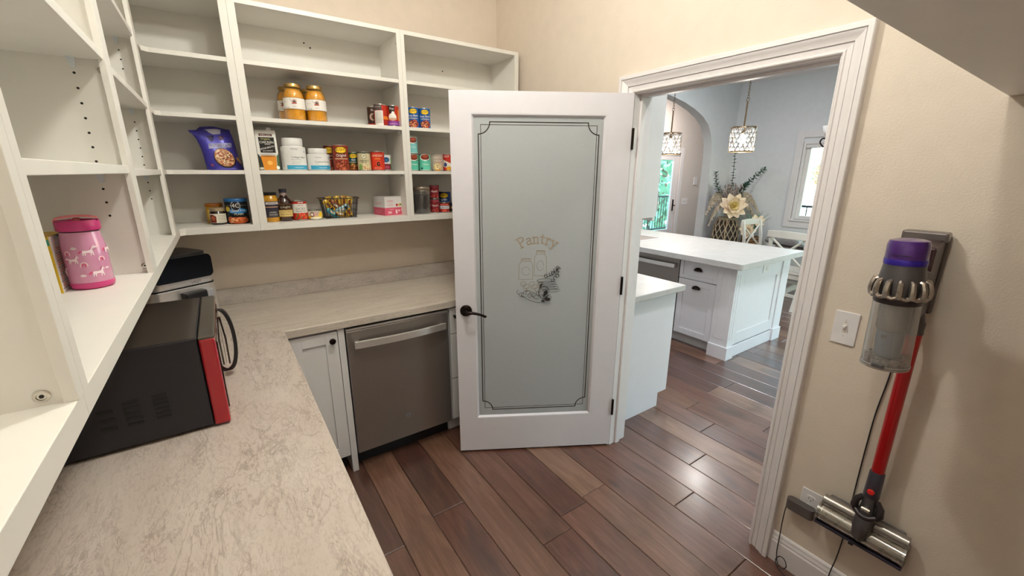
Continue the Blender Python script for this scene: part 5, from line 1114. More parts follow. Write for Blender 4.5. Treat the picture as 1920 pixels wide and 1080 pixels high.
MB().lathe([(.0195, 1.175), (.0205, 1.177), (.0205, 1.205), (.019, 1.207)], 24, (1.737, .295, 0)).build('wand_cuff', M_VBODY, vc, smooth=True)
MB().lathe([(.0195, .655), (.0215, .65), (.0225, .60), (.0235, .555), (.021, .550)], 28, (1.744, .292, 0)).build('collar', plain('collar_blue_grey', '#4a4854', .32, .5), vc, smooth=45)
MB().lathe([(.0105, 0), (.0105, .004), (.008, .006)], 18, M=Matrix.Translation((1.7235, .2915, .580)) @ Matrix.Rotation(-PI / 2, 4, 'Y')).build('release_button', plain('button_red', '#d0211d', .3), vc, smooth=True)
# swivel neck
nk = MB().tube([(1.744, .292, .552), (1.742, .291, .52), (1.736, .291, .48), (1.722, .291, .435), (1.716, .291, .395), (1.722, .291, .372)], [.022, .021, .026, .028, .022, .006], 22)
nk.build('neck', M_VBODY, vc, smooth=60)
fk = MB()
for s in (-1, 1): fk.tube([(1.738, .291 + s * .020, .545), (1.732, .291 + s * .034, .525), (1.730, .291 + s * .036, .500), (1.732, .291 + s * .028, .480)], [.008, .011, .012, .010], 12)
fk.tube([(1.722, .262, .490), (1.712, .278, .482), (1.710, .291, .480), (1.712, .304, .482), (1.722, .32, .490)], .009, 10)
fk.build('swivel_fork', M_VDARK, vc, smooth=60)
MB().cyl((1.714, .279, .510), (1.714, .303, .510), .009, n=14).build('swivel_pin', M_CHROME, vc, smooth=True)
# floor head
HY0, HY1 = .171, .424
fh_ = MB().cyl((1.762, HY0, .436), (1.762, HY1 - .004, .436), .021, n=28).build('motor_tube', M_STEELT, vc, smooth=True)
MB().cyl((1.748, HY0, .388), (1.748, HY1, .388), .033, n=36).build('brush_cover', glassy('brush_cover_clear', '#cfc4b4', .72, .12, .25, '#b5a894'), vc, smooth=True)
mbr = MB().cyl((1.748, HY0 + .006, .388), (1.748, HY1 - .006, .388), .026, n=24).build('brush_roll', plain('brush_nylon', '#8f8070', .75, bs=90, bstr=1, var=.35, vs=30), vc, smooth=True)
hx = MB()
for k in range(40):
    u = HY0 + .012 + (HY1 - HY0 - .024) * k / 39; a = k * .42
    hx.ball((1.748 + .027 * math.cos(a), u, .388 + .027 * math.sin(a)), (.004, .006, .004), 6); hx.ball((1.748 - .027 * math.cos(a), u, .388 - .027 * math.sin(a)), (.004, .006, .004), 6)
hx.build('bristle_row', plain('bristle_black', '#2d2723', .8), mbr)
for y in (HY0 + .001, HY1 - .001):
    MB().cyl((1.748, y - .004, .388), (1.748, y + .004, .388), .0345, n=30).build('end_cap', glassy('end_cap_clear', '#c9c0b5', .6, .1, .3, '#8f867c'), vc, smooth=True)
MB().tube([(1.748, HY1 - .012, .388)] * 1 + [(1.748, HY1 - .014, .388)], .034, 30).build('end_ring', M_CHROME, vc)
bx('base_strip', 1.722, 1.775, HY0 - .003, HY1 + .003, .345, .3545, plain('base_purple_black', '#2a2434', .4), vc, .002)
bx('strip_clip', 1.718, 1.726, .30, .315, .338, .352, M_VDARK, vc, .002)
MB().prism([(1.752, .455), (1.785, .458), (1.788, .40), (1.77, .40)], 'y', .185, .408).build('back_plate', M_GREY, vc, bevel=.006)
dk = thing('wall_dock', 'dark brown wall dock behind the vacuum body', 'dock', (XD, .331, 1.24))
bx('dock_plate', XD - .022, XD - .0005, .279, .387, 1.226, 1.472, plain('dock_brown', '#5a5352', .3, .35), dk, .006)
bx('dock_cradle', XD - .055, XD - .022, .286, .380, 1.23, 1.476, plain('dock_brown', '#5a5352', .3, .35), dk, .006)
bx('dock_lid', XD - .057, XD - .010, .280, .386, 1.452, 1.482, plain('dock_brown_light', '#6d6564', .25, .4), dk, .006)
bx('dock_groove', XD - .0565, XD - .054, .296, .300, 1.25, 1.452, M_BLACK, dk)
# cord from adapter along the floor and up behind the head
def smooth_path(pts, n=6):
    P = [Vector(p) for p in pts]; out = []
    for i in range(len(P) - 1):
        a, b, c, d = P[max(i - 1, 0)], P[i], P[i + 1], P[min(i + 2, len(P) - 1)]
        for k in range(n):
            t = k / n; out.append(.5 * ((2 * b) + (c - a) * t + (2 * a - 5 * b + 4 * c - d) * t * t + (3 * b - a - 3 * c + d) * t ** 3))
    return out + [P[-1]]
cpts = [(1.77, .535, .322), (1.772, .540, .29), (1.778, .543, .22), (1.777, .541, .13), (1.770, .537, .06), (1.762, .522, .018), (1.762, .503, .010), (1.765, .492, .030), (1.766, .503, .056), (1.766, .522, .058), (1.762, .533, .035), (1.755, .522, .012), (1.745, .49, .004),
        (1.740, .44, .004), (1.742, .40, .004), (1.755, .37, .008), (1.772, .357, .05), (1.776, .353, .13), (1.790, .348, .20), (1.794, .345, .31), (1.7945, .347, .45), (1.795, .348, .58), (1.795, .348, .70), (1.795, .346, .84), (1.795, .337, .97), (1.793, .335, 1.06), (1.79, .335, 1.15), (1.785, .335, 1.23)]
tag(MB().tube(smooth_path(cpts), .0021, 6).build('cord', M_BLACK, ad, smooth=True), 'thin black charging cord looping on the floor and up the wall')
# ------------------------------------------------------------ kitchen beyond the doorway
nb = thing('base_cabinet', 'white kitchen base cabinet with a grey edged top just past the door', 'cabinet', (2.22, 2.4, 0))
bx('end_panel', XK + .022, 2.525, 1.652, 1.670, .105, CZ0 - .001, M_KCAB, nb, .001)
bx('end_foot', XK + .022, 2.43, 1.652, 1.670, 0, .105, M_KCAB, nb)
bx('body', XK + .004, 2.505, 1.670, 3.45, .105, CZ0 - .001, M_KCAB, nb); bx('toe_kick', XK + .004, 2.43, 1.670, 3.45, 0, .105, M_TOE, nb)
for k in range(4):
    d = bx('door', 2.506, 2.526, 1.675 + k * .443, 1.675 + k * .443 + .439, .115, .862, M_KCAB, nb, .0012)
    MB().cyl((2.526, 1.72 + k * .443, .8), (2.545, 1.72 + k * .443, .8), .012).build('knob', M_BRONZE, d)
ks = bx('countertop', XK + .002, 2.548, 1.600, 3.47, CZ0, CZ1, M_LAM_K, bevel=.005, origin=(2.2, 2.5, CZ0)); tag(ks, 'pale laminate top on the kitchen base cabinet just past the door', 'countertop')
uc = thing('wall_cabinet', 'white upper kitchen cabinet hanging beyond the door jamb', 'cabinet', (2.1, 2.3, 1.38))
bx('body', XK + .004, 2.205, 1.650, 3.45, 1.385, 2.62, M_CAB, uc, .001); bx('light_rail', 2.185, 2.205, 1.650, 3.45, 1.365, 1.386, M_KCAB, uc, .001)
for k in range(4): bx('door', 2.206, 2.226, 1.655 + k * .447, 1.655 + k * .447 + .442, 1.39, 2.6, M_KCAB, uc, .0012)
# peninsula
FX, EY, BX = 3.60, 1.80, 4.58
pn = thing('kitchen_peninsula', 'white kitchen peninsula cabinet with panelled end and square plinth feet', 'island', (4.1, 2.6, 0))
bx('body', FX + .022, BX - .02, EY + .02, 2.352, .10, .874, M_KCAB, pn); bx('body', FX + .022, BX - .02, 2.956, 3.95, .10, .874, M_KCAB, pn)
bx('back_panel', BX - .02, BX, EY + .02, 3.95, .0, .874, M_KCAB, pn); bx('toe_kick', FX + .07, FX + .085, 1.97, 3.95, 0, .10, plain('toe_kick_white', '#bdbcbd', .5), pn)
def post(x0, x1, y0, y1, par):
    p = bx('corner_post', x0, x1, y0, y1, .12, .874, M_KCAB, par, .0015)
    bx('plinth', x0 - .014, x1 + .006, y0 - .014, y1 + .006, 0, .125, M_KCAB, p, .003); return p
p1 = post(FX - .012, FX + .09, EY - .012, EY + .155, pn); p2 = post(BX - .13, BX + .012, EY - .012, EY + .09, pn)
MB().box(FX - .0145, FX - .012, EY + .025, EY + .035, .19, .80).box(FX - .0145, FX - .012, EY + .108, EY + .118, .19, .80).box(FX - .0145, FX - .012, EY + .035, EY + .108, .19, .20).box(FX - .0145, FX - .012, EY + .035, EY + .108, .79, .80).build('panel_moulding', M_KCAB, p1)
MB().box(FX + .015, FX + .022, EY - .0145, EY - .012, .19, .80).box(FX + .055, FX + .062, EY - .0145, EY - .012, .19, .80).box(FX + .022, FX + .055, EY - .0145, EY - .012, .19, .197).box(FX + .022, FX + .055, EY - .0145, EY - .012, .793, .80).build('panel_moulding', M_KCAB, p1)
e = MB(); a, b = FX + .09, BX - .13
e.box(a, a + .07, EY, EY + .02, .12, .874).box(b - .07, b, EY, EY + .02, .12, .874).box(a + .07, b - .07, EY, EY + .02, .12, .23).box(a + .07, b - .07, EY, EY + .02, .70, .874).box(a + .07, b - .07, EY + .010, EY + .02, .23, .70)
e.build('end_panel', M_KCAB, pn, bevel=.002)
bx('base_moulding', a, b, EY - .008, EY + .01, 0, .11, M_KCAB, pn, .003)
po = bx('outlet_plate', 4.07, 4.19, EY - .006, EY, .755, .83, M_PLATE, pn, .002)
bx('receptacle', 4.11, 4.15, EY - .008, EY - .006, .772, .812, plain('receptacle_grey', '#d5d1cc', .4), po, .002)
def front_x(name, y0, y1, z0, z1, par, rail):
    mb = MB(); x = FX
    mb.box(x, x + .02, y0, y0 + rail, z0, z1).box(x, x + .02, y1 - rail, y1, z0, z1).box(x, x + .02, y0 + rail, y1 - rail, z0, z0 + rail).box(x, x + .02, y0 + rail, y1 - rail, z1 - rail, z1)
    mb.box(x + .008, x + .018, y0 + rail, y1 - rail, z0 + rail, z1 - rail); return mb.build(name, M_KCAB, par, bevel=.0012)
def cup_pull(y, z, par):
    mb = MB(); vs = []; n = 10
    for k in range(n + 1):
        a = PI * k / n
        for q, dx in ((1, 0), (.9, -.014), (.45, -.025), (0.05, -.027)): vs.append((FX + dx, y + .043 * math.cos(a) * q, z + .034 * math.sin(a) * q))
    mb.add(vs, [(k * 4 + j, k * 4 + j + 1, k * 4 + 5 + j, k * 4 + 4 + j) for k in range(n) for j in range(3)])
    o = mb.build('cup_pull', M_BRONZE, par, smooth=60); sm = o.modifiers.new('thick', 'SOLIDIFY'); sm.thickness = .003
q = front_x('drawer', 1.962, 2.345, .675, .868, pn, .035); cup_pull(2.155, .765, q)
q = front_x('door', 1.962, 2.345, .115, .668, pn, .055); cup_pull(2.155, .59, q)
for k in range(2): q = front_x('door', 2.965 + k * .49, 2.965 + k * .49 + .483, .115, .868, pn, .055)
kd = dishwasher('dark steel dishwasher built into the white kitchen peninsula', (FX + .006, 2.952, 0), -PI / 2, .596)
pt = thing('countertop', 'white speckled countertop on the kitchen peninsula with rounded edge', 'countertop', (4.0, 2.8, .876))
pm_ = MB().prism(arcp(4.59, 1.72, .03, -90, 0, 5) + [(4.62, 3.97), (3.46, 3.97)] + arcp(3.49, 1.72, .03, 180, 270, 5), 'z', .876, .924).build('slab', M_LAM_K, pt, bevel=.02, seg=4)
bx('edge_roll', 3.468, 4.612, 1.698, 3.96, .872, .876, M_LAM_K, pt)
sk = thing('kitchen_sink', 'brown undermount sink in the peninsula top with a pale rim', 'sink', (3.95, 3.35, .924))
mb = MB(); mb.box(3.70, 4.16, 2.96, 2.99, .9242, .930).box(3.70, 4.16, 3.72, 3.75, .9242, .930).box(3.70, 3.73, 2.99, 3.72, .9242, .930).box(4.13, 4.16, 2.99, 3.72, .9242, .930); mb.build('rim', M_PLATE, sk, bevel=.003)
bx('basin', 3.73, 4.13, 2.99, 3.72, .9243, .9255, plain('sink_brown', '#8a7672', .35), sk)
fc = thing('kitchen_faucet', 'dark bronze gooseneck faucet at the peninsula sink', 'faucet', (4.25, 3.46, .924))
MB().lathe([(.026, .924), (.026, .935), (.016, .94), (.015, .96)], 18, (4.25, 3.50, 0)).build('base', M_BRONZE, fc, smooth=True)
MB().tube(smooth_path([(4.25, 3.50, .95), (4.25, 3.50, 1.15), (4.235, 3.495, 1.26), (4.18, 3.485, 1.30), (4.12, 3.47, 1.26), (4.10, 3.465, 1.18)]), .011, 10).build('spout', M_BRONZE, fc, smooth=True)
MB().tube(smooth_path([(4.27, 3.475, .965), (4.28, 3.45, .99), (4.28, 3.43, 1.03), (4.285, 3.42, 1.07)]), [.007] * 19, 8).build('handle', M_BRONZE, fc, smooth=True)

# pendants over the peninsula
M_PBR = plain('pendant_bronze', '#6d5a44', .35, .8)
def pendant(label, x, y, mats=None):
    t = thing('pendant_lamp', label, 'pendant lamp', (x, y, 1.845), 0, 'crystal pendants over the peninsula')
    r, z0, z1 = .108, 0, .212
    circ = lambda z, q: [(q * math.cos(2 * PI * k / 36), q * math.sin(2 * PI * k / 36), z) for k in range(36)]
    for z in (z0, z1): MB().tube(circ(z, r), .0055, 8, closed=True).build('ring', M_PBR, t, local=True, smooth=True)
    n = 8; wr = MB()
    for k in range(n):
        for s in (1, -1):
            wr.tube([(r * math.cos(2 * PI * k / n + s * q * 2 * PI / n / 6 * 1.0), r * math.sin(2 * PI * k / n + s * q * 2 * PI / n / 6), z0 + (z1 - z0) * q / 6) for q in range(7)], .0024, 5)
    wr.build('lattice', M_PBR, t, local=True)
    cry = MB(); n2 = 16
    for row in range(5):
        for k in range(n2):
            a = 2 * PI * (k + .5 * (row % 2)) / n2; z = .022 + row * .042; q = r - .004
            c = Vector((q * math.cos(a), q * math.sin(a), z)); s = .0185
            tn = Vector((-math.sin(a), math.cos(a), 0)); up = Vector((0, 0, 1)); nr = Vector((math.cos(a), math.sin(a), 0))
            cry.add([c + up * s * 1.15, c + tn * s, c - up * s * 1.15, c - tn * s, c + nr * .008, c - nr * .008], [(0, 1, 4), (1, 2, 4), (2, 3, 4), (3, 0, 4), (1, 0, 5), (2, 1, 5), (3, 2, 5), (0, 3, 5)])
    tag(cry.build('crystals', M_CRYSTAL, t, local=True), 'rows of faceted clear crystals', kind='stuff')
    sp = MB()
    for k in range(3): a = 2 * PI * k / 3; sp.tube([(0, 0, z1 + .004), (r * math.cos(a), r * math.sin(a), z1)], .0035, 6)
    sp.lathe([(.012, z1 - .05), (.016, z1 - .045), (.016, z1 - .004), (.008, z1 + .002)], 14); sp.build('spider', M_PBR, t, local=True)
    MB().lathe([(.006, .16), (.018, .14), (.030, .105), (.026, .082), (.012, .070), (.001, .068)], 20).build('bulb', M_BULB, t, local=True, smooth=True)
    MB().cyl((0, 0, z1), (0, 0, z1 + .225), .007, n=12).build('rod', M_PBR, t, local=True, smooth=True)
    rg = MB(); rg.tube([(0, .014 * math.cos(2 * PI * k / 16), z1 + .238 + .014 * math.sin(2 * PI * k / 16)) for k in range(16)], .0028, 6, closed=True); rg.build('loop', M_PBR, t, local=True)
    top = 3.2 - 1.845; z = z1 + .262; k = 0; lk = []
    while z < top - .03:
        p = [((.0075 * math.cos(2 * PI * i / 12)) * (k % 2), (.0075 * math.cos(2 * PI * i / 12)) * (1 - k % 2), z + .016 * math.sin(2 * PI * i / 12)) for i in range(12)]
        if not lk: MB().tube(p, .0022, 5, closed=True).build('chain_link', M_PBR, t, local=True)
        else: MB().tube(p, .0022, 5, closed=True).build('chain_link', M_PBR, t, local=True)
        lk.append(z); z += .0255; k += 1
    MB().lathe([(.006, top - .04), (.03, top - .02), (.055, top - .008), (.055, top)], 20).build('canopy', M_PBR, t, local=True, smooth=True)
pendant('nearer crystal drum pendant hanging on a chain over the peninsula end', 4.1, 2.18)
pendant('farther crystal drum pendant half hidden by the upper cabinet', 4.1, 2.955)
for y in (2.18, 2.955):
    l = bpy.data.lights.new('pendant_glow', 'POINT'); l.energy = 9; l.color = (1, .93, .82); l.shadow_soft_size = .03
    o = bpy.data.objects.new('pendant_glow', l); COL.objects.link(o); o.location = (4.1, y, 1.80)

# wall plates in the hall
tag(bx('thermostat', 9.35, 9.47, YH - .02, YH - .0005, 1.38, 1.56, M_PLATE, bevel=.004, origin=(9.41, YH, 1.47)), 'small white thermostat on the hall wall above the switch plate', 'thermostat')
sp = thing('light_switch', 'wide white switch plate on the hall wall right of the glass door', 'light switch', (9.07, YH, 1.0))
bx('plate', 8.96, 9.18, YH - .008, YH - .0005, .93, 1.08, M_PLATE, sp, .003)
for k in range(3): bx('toggle', 9.005 + k * .06, 9.03 + k * .06, YH - .013, YH - .008, .98, 1.03, plain('toggle_grey', '#d2cec9', .4), sp, .001)

# lattice floor vase with its arrangement, in the corner by the arch
M_CANE = plain('bleached_cane', '#b3a38b', .7, bs=80, bstr=.4, var=.18)
VX, VY = 7.09, 3.84
vs_ = thing('floor_vase', 'tall open lattice cane vase with a wooden bead tassel, in the corner by the arch', 'vase', (VX, VY, 0))
prof = lambda z: .135 + .075 * math.sin(PI * min(1, max(0, (z / .92)) ** .9) * .85) + (.0 if z < .8 else -.03 * (z - .8) / .12)
MB().lathe([(prof(z) - .016, z) for z in [.01 + .09 * k for k in range(11)]], 28, (VX, VY, 0)).build('liner', plain('vase_liner_dark', '#3d352c', .8), vs_, smooth=True)
for s in (1, -1):
    for k in range(14):
        pts = []
        for q in range(15):
            z = .01 + .91 * q / 14; a = 2 * PI * k / 14 + s * q / 14 * 2.2; pts.append((VX + prof(z) * math.cos(a), VY + prof(z) * math.sin(a), z))
        MB().tube(pts, .0075, 5).build('cane_strip', M_CANE, vs_)
for z in (.012, .90, .92): MB().tube([(VX + prof(z) * math.cos(2 * PI * k / 28), VY + prof(z) * math.sin(2 * PI * k / 28), z) for k in range(28)], .010, 6, closed=True).build('hoop', M_CANE, vs_, smooth=True)
da = facing(VX, VY); bd = MB()
for k in range(15):
    z = .89 - k * .022; q = prof(z) + .016; wob = .03 * math.sin(k * .5)
    bd.ball((VX + q * math.cos(da + wob), VY + q * math.sin(da + wob), z), .012, 8)
for k in range(7): bd.tube([(VX + (prof(.55) + .02) * math.cos(da + .02 * (k - 3)), VY + (prof(.55) + .02) * math.sin(da + .02 * (k - 3)), .57), (VX + (prof(.46) + .02) * math.cos(da + .05 * (k - 3)), VY + (prof(.46) + .02) * math.sin(da + .05 * (k - 3)), .45)], .006, 5)
bd.build('bead_tassel', plain('pale_wood_bead', '#cdb592', .6), vs_)
CRM = plain('cream_petal', '#ead7bd', .6, bs=40, bstr=.2, var=.1); CRM2 = plain('pale_yellow_petal', '#e9d9a0', .6, var=.1); MAUVE = plain('mauve_twig', '#9c8d86', .85, var=.25); PLM = plain('pampas', '#d3c4b0', .95, bs=120, bstr=1, var=.15); EUC = plain('eucalyptus', '#4d7262', .6, var=.25); STEM = plain('stem_brown', '#5f5140', .8)
fa_ = thing('flower_arrangement', 'dried arrangement with a big cream bloom, pampas and eucalyptus standing in the lattice vase', 'flowers', (VX, VY, .90))
petal_me = {}
def petal_mesh(L, Wd, cup):
    k = (L, Wd, cup)
    if k in petal_me: return petal_me[k]
    mb = MB(); n = 6
    for i in range(n + 1):
        u = i / n; wd = Wd * math.sin(PI * (.12 + .83 * u)) ; z = cup * u * u * L
        for j in (-1, 0, 1): mb.v.append((u * L, j * wd / 2, z + .12 * wd * abs(j)))
    for i in range(n):
        for j in (0, 1): mb.f.append([i * 3 + j, i * 3 + j + 1, i * 3 + 4 + j, i * 3 + 3 + j]); mb.m.append(0)
    b = len(mb.v); mb.v += [(x, y, z - .002) for x, y, z in mb.v[:b]]; mb.f += [[i + b for i in f][::-1] for f in mb.f]; mb.m = [0] * len(mb.f)
    petal_me[k] = mb; return mb
def bloom(par, c, d, scale, rows, mats, name='petal'):
    q = Vector(d).to_track_quat('Z', 'Y').to_matrix().to_4x4()
    for ri, (n, L, Wd, tilt) in enumerate(rows):
        src = None
        for k in range(n):
            if src is None:
                src = MB(); pm0 = petal_mesh(L, Wd, .35); src.v = list(pm0.v); src.f = [list(f) for f in pm0.f]; src.m = list(pm0.m)
                o = src.build(name, mats[ri % len(mats)], par, local=True, smooth=True, recalc=False); first = o
            else:
                o = first.copy(); COL.objects.link(o); o.parent = par
            M = Matrix.Translation(Vector(c) - Vector(par.location)) @ q @ Matrix.Rotation(2 * PI * (k + .5 * (ri % 2) + R.uniform(-.22, .22)) / n, 4, 'Z') @ Matrix.Rotation(-math.radians(tilt + R.uniform(-12, 12)), 4, 'Y') @ Matrix.Scale(scale, 4)
            o.matrix_local = M
        src = None
bloom(fa_, (VX - .13, VY - .14, 1.12), (-.72, -.62, .28), 1, [(10, .21, .13, 2), (9, .18, .12, 24), (7, .14, .10, 45), (5, .10, .08, 66)], [CRM, CRM, CRM2, CRM2])
ct_ = MB().ball((VX - .155, VY - .16, 1.135), .028, 10).build('bloom_centre', CRM2, fa_, smooth=True)
def plume(par, pts, r):
    P = smooth_path(pts, 4); rr_ = [r * (.25 + .75 * math.sin(PI * min(1, .15 + .85 * i / (len(P) - 1)))) for i in range(len(P))]
    mb = MB().tube(P, [max(.004, q * .22) for q in rr_], 6); rp = random.Random(len(par.children))
    for i, p in enumerate(P):
        for _ in range(46):
            d = Vector((rp.uniform(-1, 1), rp.uniform(-1, 1), rp.uniform(-.9, .5))).normalized() * rr_[i]
            a = p + d * .3; b = p + d * 1.5 + Vector((0, 0, -.02)); s = d.cross(Vector((0, 0, 1))).normalized() * .0045
            mb.add([a + s, a - s, b], [(0, 1, 2)])
    o = mb.build('pampas_plume', PLM, par, recalc=False); tag(o, kind='stuff')
V = Vector((VX, VY, 0)); rgt = Vector((.85, -.52, 0))
def vp(a, b, z): p = V + rgt * a + Vector((-.52, -.85, 0)) * b; return (p.x, p.y, z)
for sgn in (-1, 1):
    for k in range(5):
        z1 = 1.30 - .07 * k; ln = .30 + .035 * (k % 3) + (.10 if sgn > 0 else 0)
        plume(fa_, [vp(0, .0, .95), vp(sgn * ln * .40, .02 * k, 1.20 + .06 - .02 * k), vp(sgn * ln * .80, .03 * k - .02, z1 + .02), vp(sgn * (ln + .04), .03 * k, z1 - .12 - .02 * k)], .055)
tw = MB(); rt = random.Random(4)
for k in range(80):
    a = rt.uniform(-.14, .18); b = rt.uniform(-.1, .1); z = rt.uniform(1.22, 1.46)
    p = [vp(a * .2, b * .2, 1.0), vp(a * .7, b, z - .12), vp(a * 1.1, b * 1.1, z)]
    tw.tube(p, [.005, .006, .003], 4)
    for _ in range(3): tw.ball(vp(a * 1.1 + rt.uniform(-.02, .02), b + rt.uniform(-.02, .02), z + rt.uniform(-.08, .02)), (.014, .014, .02), 5)
tag(tw.build('dried_twigs', MAUVE, fa_, recalc=False), kind='stuff')
def euca(pts):
    P = smooth_path(pts, 7); o = MB().tube(P, .005, 5).build('eucalyptus_stem', STEM, fa_)
    lf = MB(); re_ = random.Random(int(pts[-1][2] * 100))
    for i, p in enumerate(P[6:]):
        d = (P[min(len(P) - 1, i + 7)] - P[i + 5]).normalized()
        for k in range(3):
            a = i * 1.3 + k * 2.1; s = d.orthogonal().normalized(); s = Matrix.Rotation(a, 3, d) @ s; e = s.cross(d); r_ = .044 * (1 - .4 * i / len(P))
            c = p + s * r_ * .9
            lf.add([c - s * r_, c - s * r_ * .2 + e * r_ * .62 + d * .01, c + s * r_ * .8 + d * .02, c - s * r_ * .2 - e * r_ * .62 + d * .01], [(0, 1, 2, 3)])
    tag(lf.build('eucalyptus_leaves', EUC, o, recalc=False), kind='stuff')
euca([vp(0, 0, 1.0), vp(.0, .0, 1.35), vp(.0, 0, 1.65), vp(-.02, 0, 1.98)])
euca([vp(-.05, 0, 1.0), vp(-.18, .0, 1.3), vp(-.27, .0, 1.5), vp(-.30, 0, 1.66)])
euca([vp(.05, 0, 1.0), vp(.16, .0, 1.32), vp(.30, .0, 1.52), vp(.52, 0, 1.72)])
euca([vp(.03, .05, 1.0), vp(.10, .05, 1.25), vp(.16, .05, 1.40), vp(.22, .05, 1.48)])
V2X, V2Y = 7.28, 3.50
v2 = thing('floor_vase', 'shorter brown woven basket vase right of the lattice vase', 'vase', (V2X, V2Y, 0))
for k in range(15):
    z = .02 + k * .042; q = .10 + .035 * math.sin(PI * k / 17)
    MB().tube([(V2X + q * math.cos(2 * PI * j / 26), V2Y + q * math.sin(2 * PI * j / 26), z + .005 * (-1) ** j) for j in range(26)], .022, 6, closed=True).build('woven_coil', plain('basket_brown', '#8a6a48', .8, bs=70, bstr=.8, var=.3), v2)
MB().lathe([(.09, .01), (.11, .3), (.10, .62)], 20, (V2X, V2Y, 0)).build('liner', plain('basket_liner', '#4a3524', .9), v2)
f2 = thing('flower_arrangement', 'cream blooms with spiky green leaves in the shorter basket vase', 'flowers', (V2X, V2Y, .62))
bloom(f2, (V2X - .10, V2Y + .03, .72), (-.75, -.5, .3), 1, [(8, .15, .09, 10), (6, .11, .08, 40)], [CRM])
bloom(f2, (V2X - .06, V2Y - .09, .88), (-.6, -.6, .5), 1, [(7, .12, .08, 15), (5, .08, .06, 45)], [CRM])
for k in range(18):
    a = 2 * PI * k / 18 + .3; l_ = .26 + .10 * ((k * 7) % 5) / 4; sp_ = .10 + .17 * ((k * 3) % 4) / 3
    p = [Vector((V2X + .02 * math.cos(a), V2Y + .02 * math.sin(a), .68)), Vector((V2X + sp_ * .45 * math.cos(a), V2Y + sp_ * .45 * math.sin(a), .68 + l_ * .65)), Vector((V2X + sp_ * math.cos(a), V2Y + sp_ * math.sin(a), .68 + l_))]
    MB().tube(p, [.012, .011, .002], 4).build('spiky_leaf', plain('aloe_green', '#7d9a8a', .6, var=.2), f2)

# dining set
M_CHAIR = plain('chair_white', '#d2cec6', .5, bs=60, bstr=.05, var=.03); M_TABLE = plain('espresso_wood', '#2a1f1e', .18, var=.2)
TX, TY, TR = 6.62, 2.22, .69
tb = thing('dining_table', 'round dark topped dining table by the window', 'table', (TX, TY, 0))
MB().lathe([(TR * .97, .725), (TR, .732), (TR, .755), (TR * .985, .76), (.01, .76)], 64, (TX, TY, 0)).build('tabletop', M_TABLE, tb, smooth=30)
MB().lathe([(TR * .8, .65), (TR * .8, .725)], 48, (TX, TY, 0)).build('apron', M_CHAIR, tb, smooth=30)
MB().lathe([(.16, .10), (.09, .2), (.07, .35), (.10, .5), (.08, .65)], 28, (TX, TY, 0)).build('pedestal', M_CHAIR, tb, smooth=True)
for k in range(4):
    a = PI / 4 + k * PI / 2; MB().tube([(TX, TY, .22), (TX + .22 * math.cos(a), TY + .22 * math.sin(a), .15), (TX + .40 * math.cos(a), TY + .40 * math.sin(a), .035)], [.05, .045, .035], 8).build('pedestal_foot', M_CHAIR, tb, smooth=True)
def chair(label, x, y, rz):
    """X-back chair; local +Y is the way the sitter faces, seat centre at the origin"""
    t = thing('dining_chair', label, 'chair', (x, y, 0), rz, 'white dining chairs at the round table')
    B = lambda n, m=M_CHAIR, **k: k['mb'].build(n, m, t, local=True, smooth=k.get('smooth', False), bevel=k.get('bevel', .003))
    poly = [(-.20, -.20), (.20, -.20), (.235, .21), (.20, .235), (-.20, .235), (-.235, .21)]
    B('seat', mb=MB().prism(poly, 'z', .435, .468), bevel=.008)
    B('apron', mb=MB().box(-.185, .185, -.185, -.165, .375, .435).box(-.20, .20, .185, .205, .375, .435).box(-.205, -.185, -.165, .185, .375, .435).box(.185, .205, -.165, .185, .375, .435))
    for s in (-1, 1):
        B('front_leg', mb=MB().add([(s * .205 + a * w_, .19 + b * w_, z) for z, w_ in ((0, .015), (.43, .022)) for a, b in ((-1, -1), (1, -1), (1, 1), (-1, 1))], [(0, 3, 2, 1), (4, 5, 6, 7)] + [(i, (i + 1) % 4, 4 + (i + 1) % 4, 4 + i) for i in range(4)]))
        rp_ = [(-.305, 0), (-.235, .24), (-.195, .45), (-.215, .70), (-.265, .95)]
        mb = MB(); vs = []
        for yy, z in rp_:
            for a, b in ((-1, -1), (1, -1), (1, 1), (-1, 1)): vs.append((s * .205 + a * .016, yy + b * .020, z))
        mb.add(vs, [(0, 3, 2, 1), (16, 17, 18, 19)] + [(i * 4 + j, i * 4 + (j + 1) % 4, i * 4 + 4 + (j + 1) % 4, i * 4 + 4 + j) for i in range(4) for j in range(4)])
        B('back_leg', mb=mb)
    n = 10; vs = []
    for k in range(n + 1):
        u = -1 + 2 * k / n; yy = -.272 - .028 * (1 - u * u); hgt = .075 + .018 * (1 - u * u)
        for d, z in ((-.012, .955 - hgt + .02 * (1 - u * u)), (.012, .955 - hgt + .02 * (1 - u * u)), (.012, .958 + .012 * (1 - u * u)), (-.012, .958 + .012 * (1 - u * u))): vs.append((u * .235, yy + d, z))
    B('top_rail', mb=MB().add(vs, [(i * 4 + j, i * 4 + (j + 1) % 4, i * 4 + 4 + (j + 1) % 4, i * 4 + 4 + j) for i in range(n) for j in range(4)] + [(0, 3, 2, 1), (40, 41, 42, 43)]))
    for s in (-1, 1):
        B('cross_brace', mb=MB().tube(smooth_path([(s * -.195, -.200, .53), (s * -.06, -.232, .66), (s * .06, -.248, .76), (s * .195, -.262, .88)], 4), .013, 8), bevel=0, smooth=60)
        B('side_stretcher', mb=MB().box(s * .20 - .01, s * .20 + .01, -.24, .18, .175, .205))
    B('lower_rail', mb=MB().box(-.20, .20, -.214, -.190, .50, .545)); B('back_stretcher', mb=MB().box(-.19, .19, -.275, -.255, .165, .205)); B('front_stretcher', mb=MB().box(-.19, .19, .18, .20, .23, .265))
    return t
chair('white cross-back dining chair seen from behind at the near side of the table', 5.93, 2.27, -PI / 2 - .06)
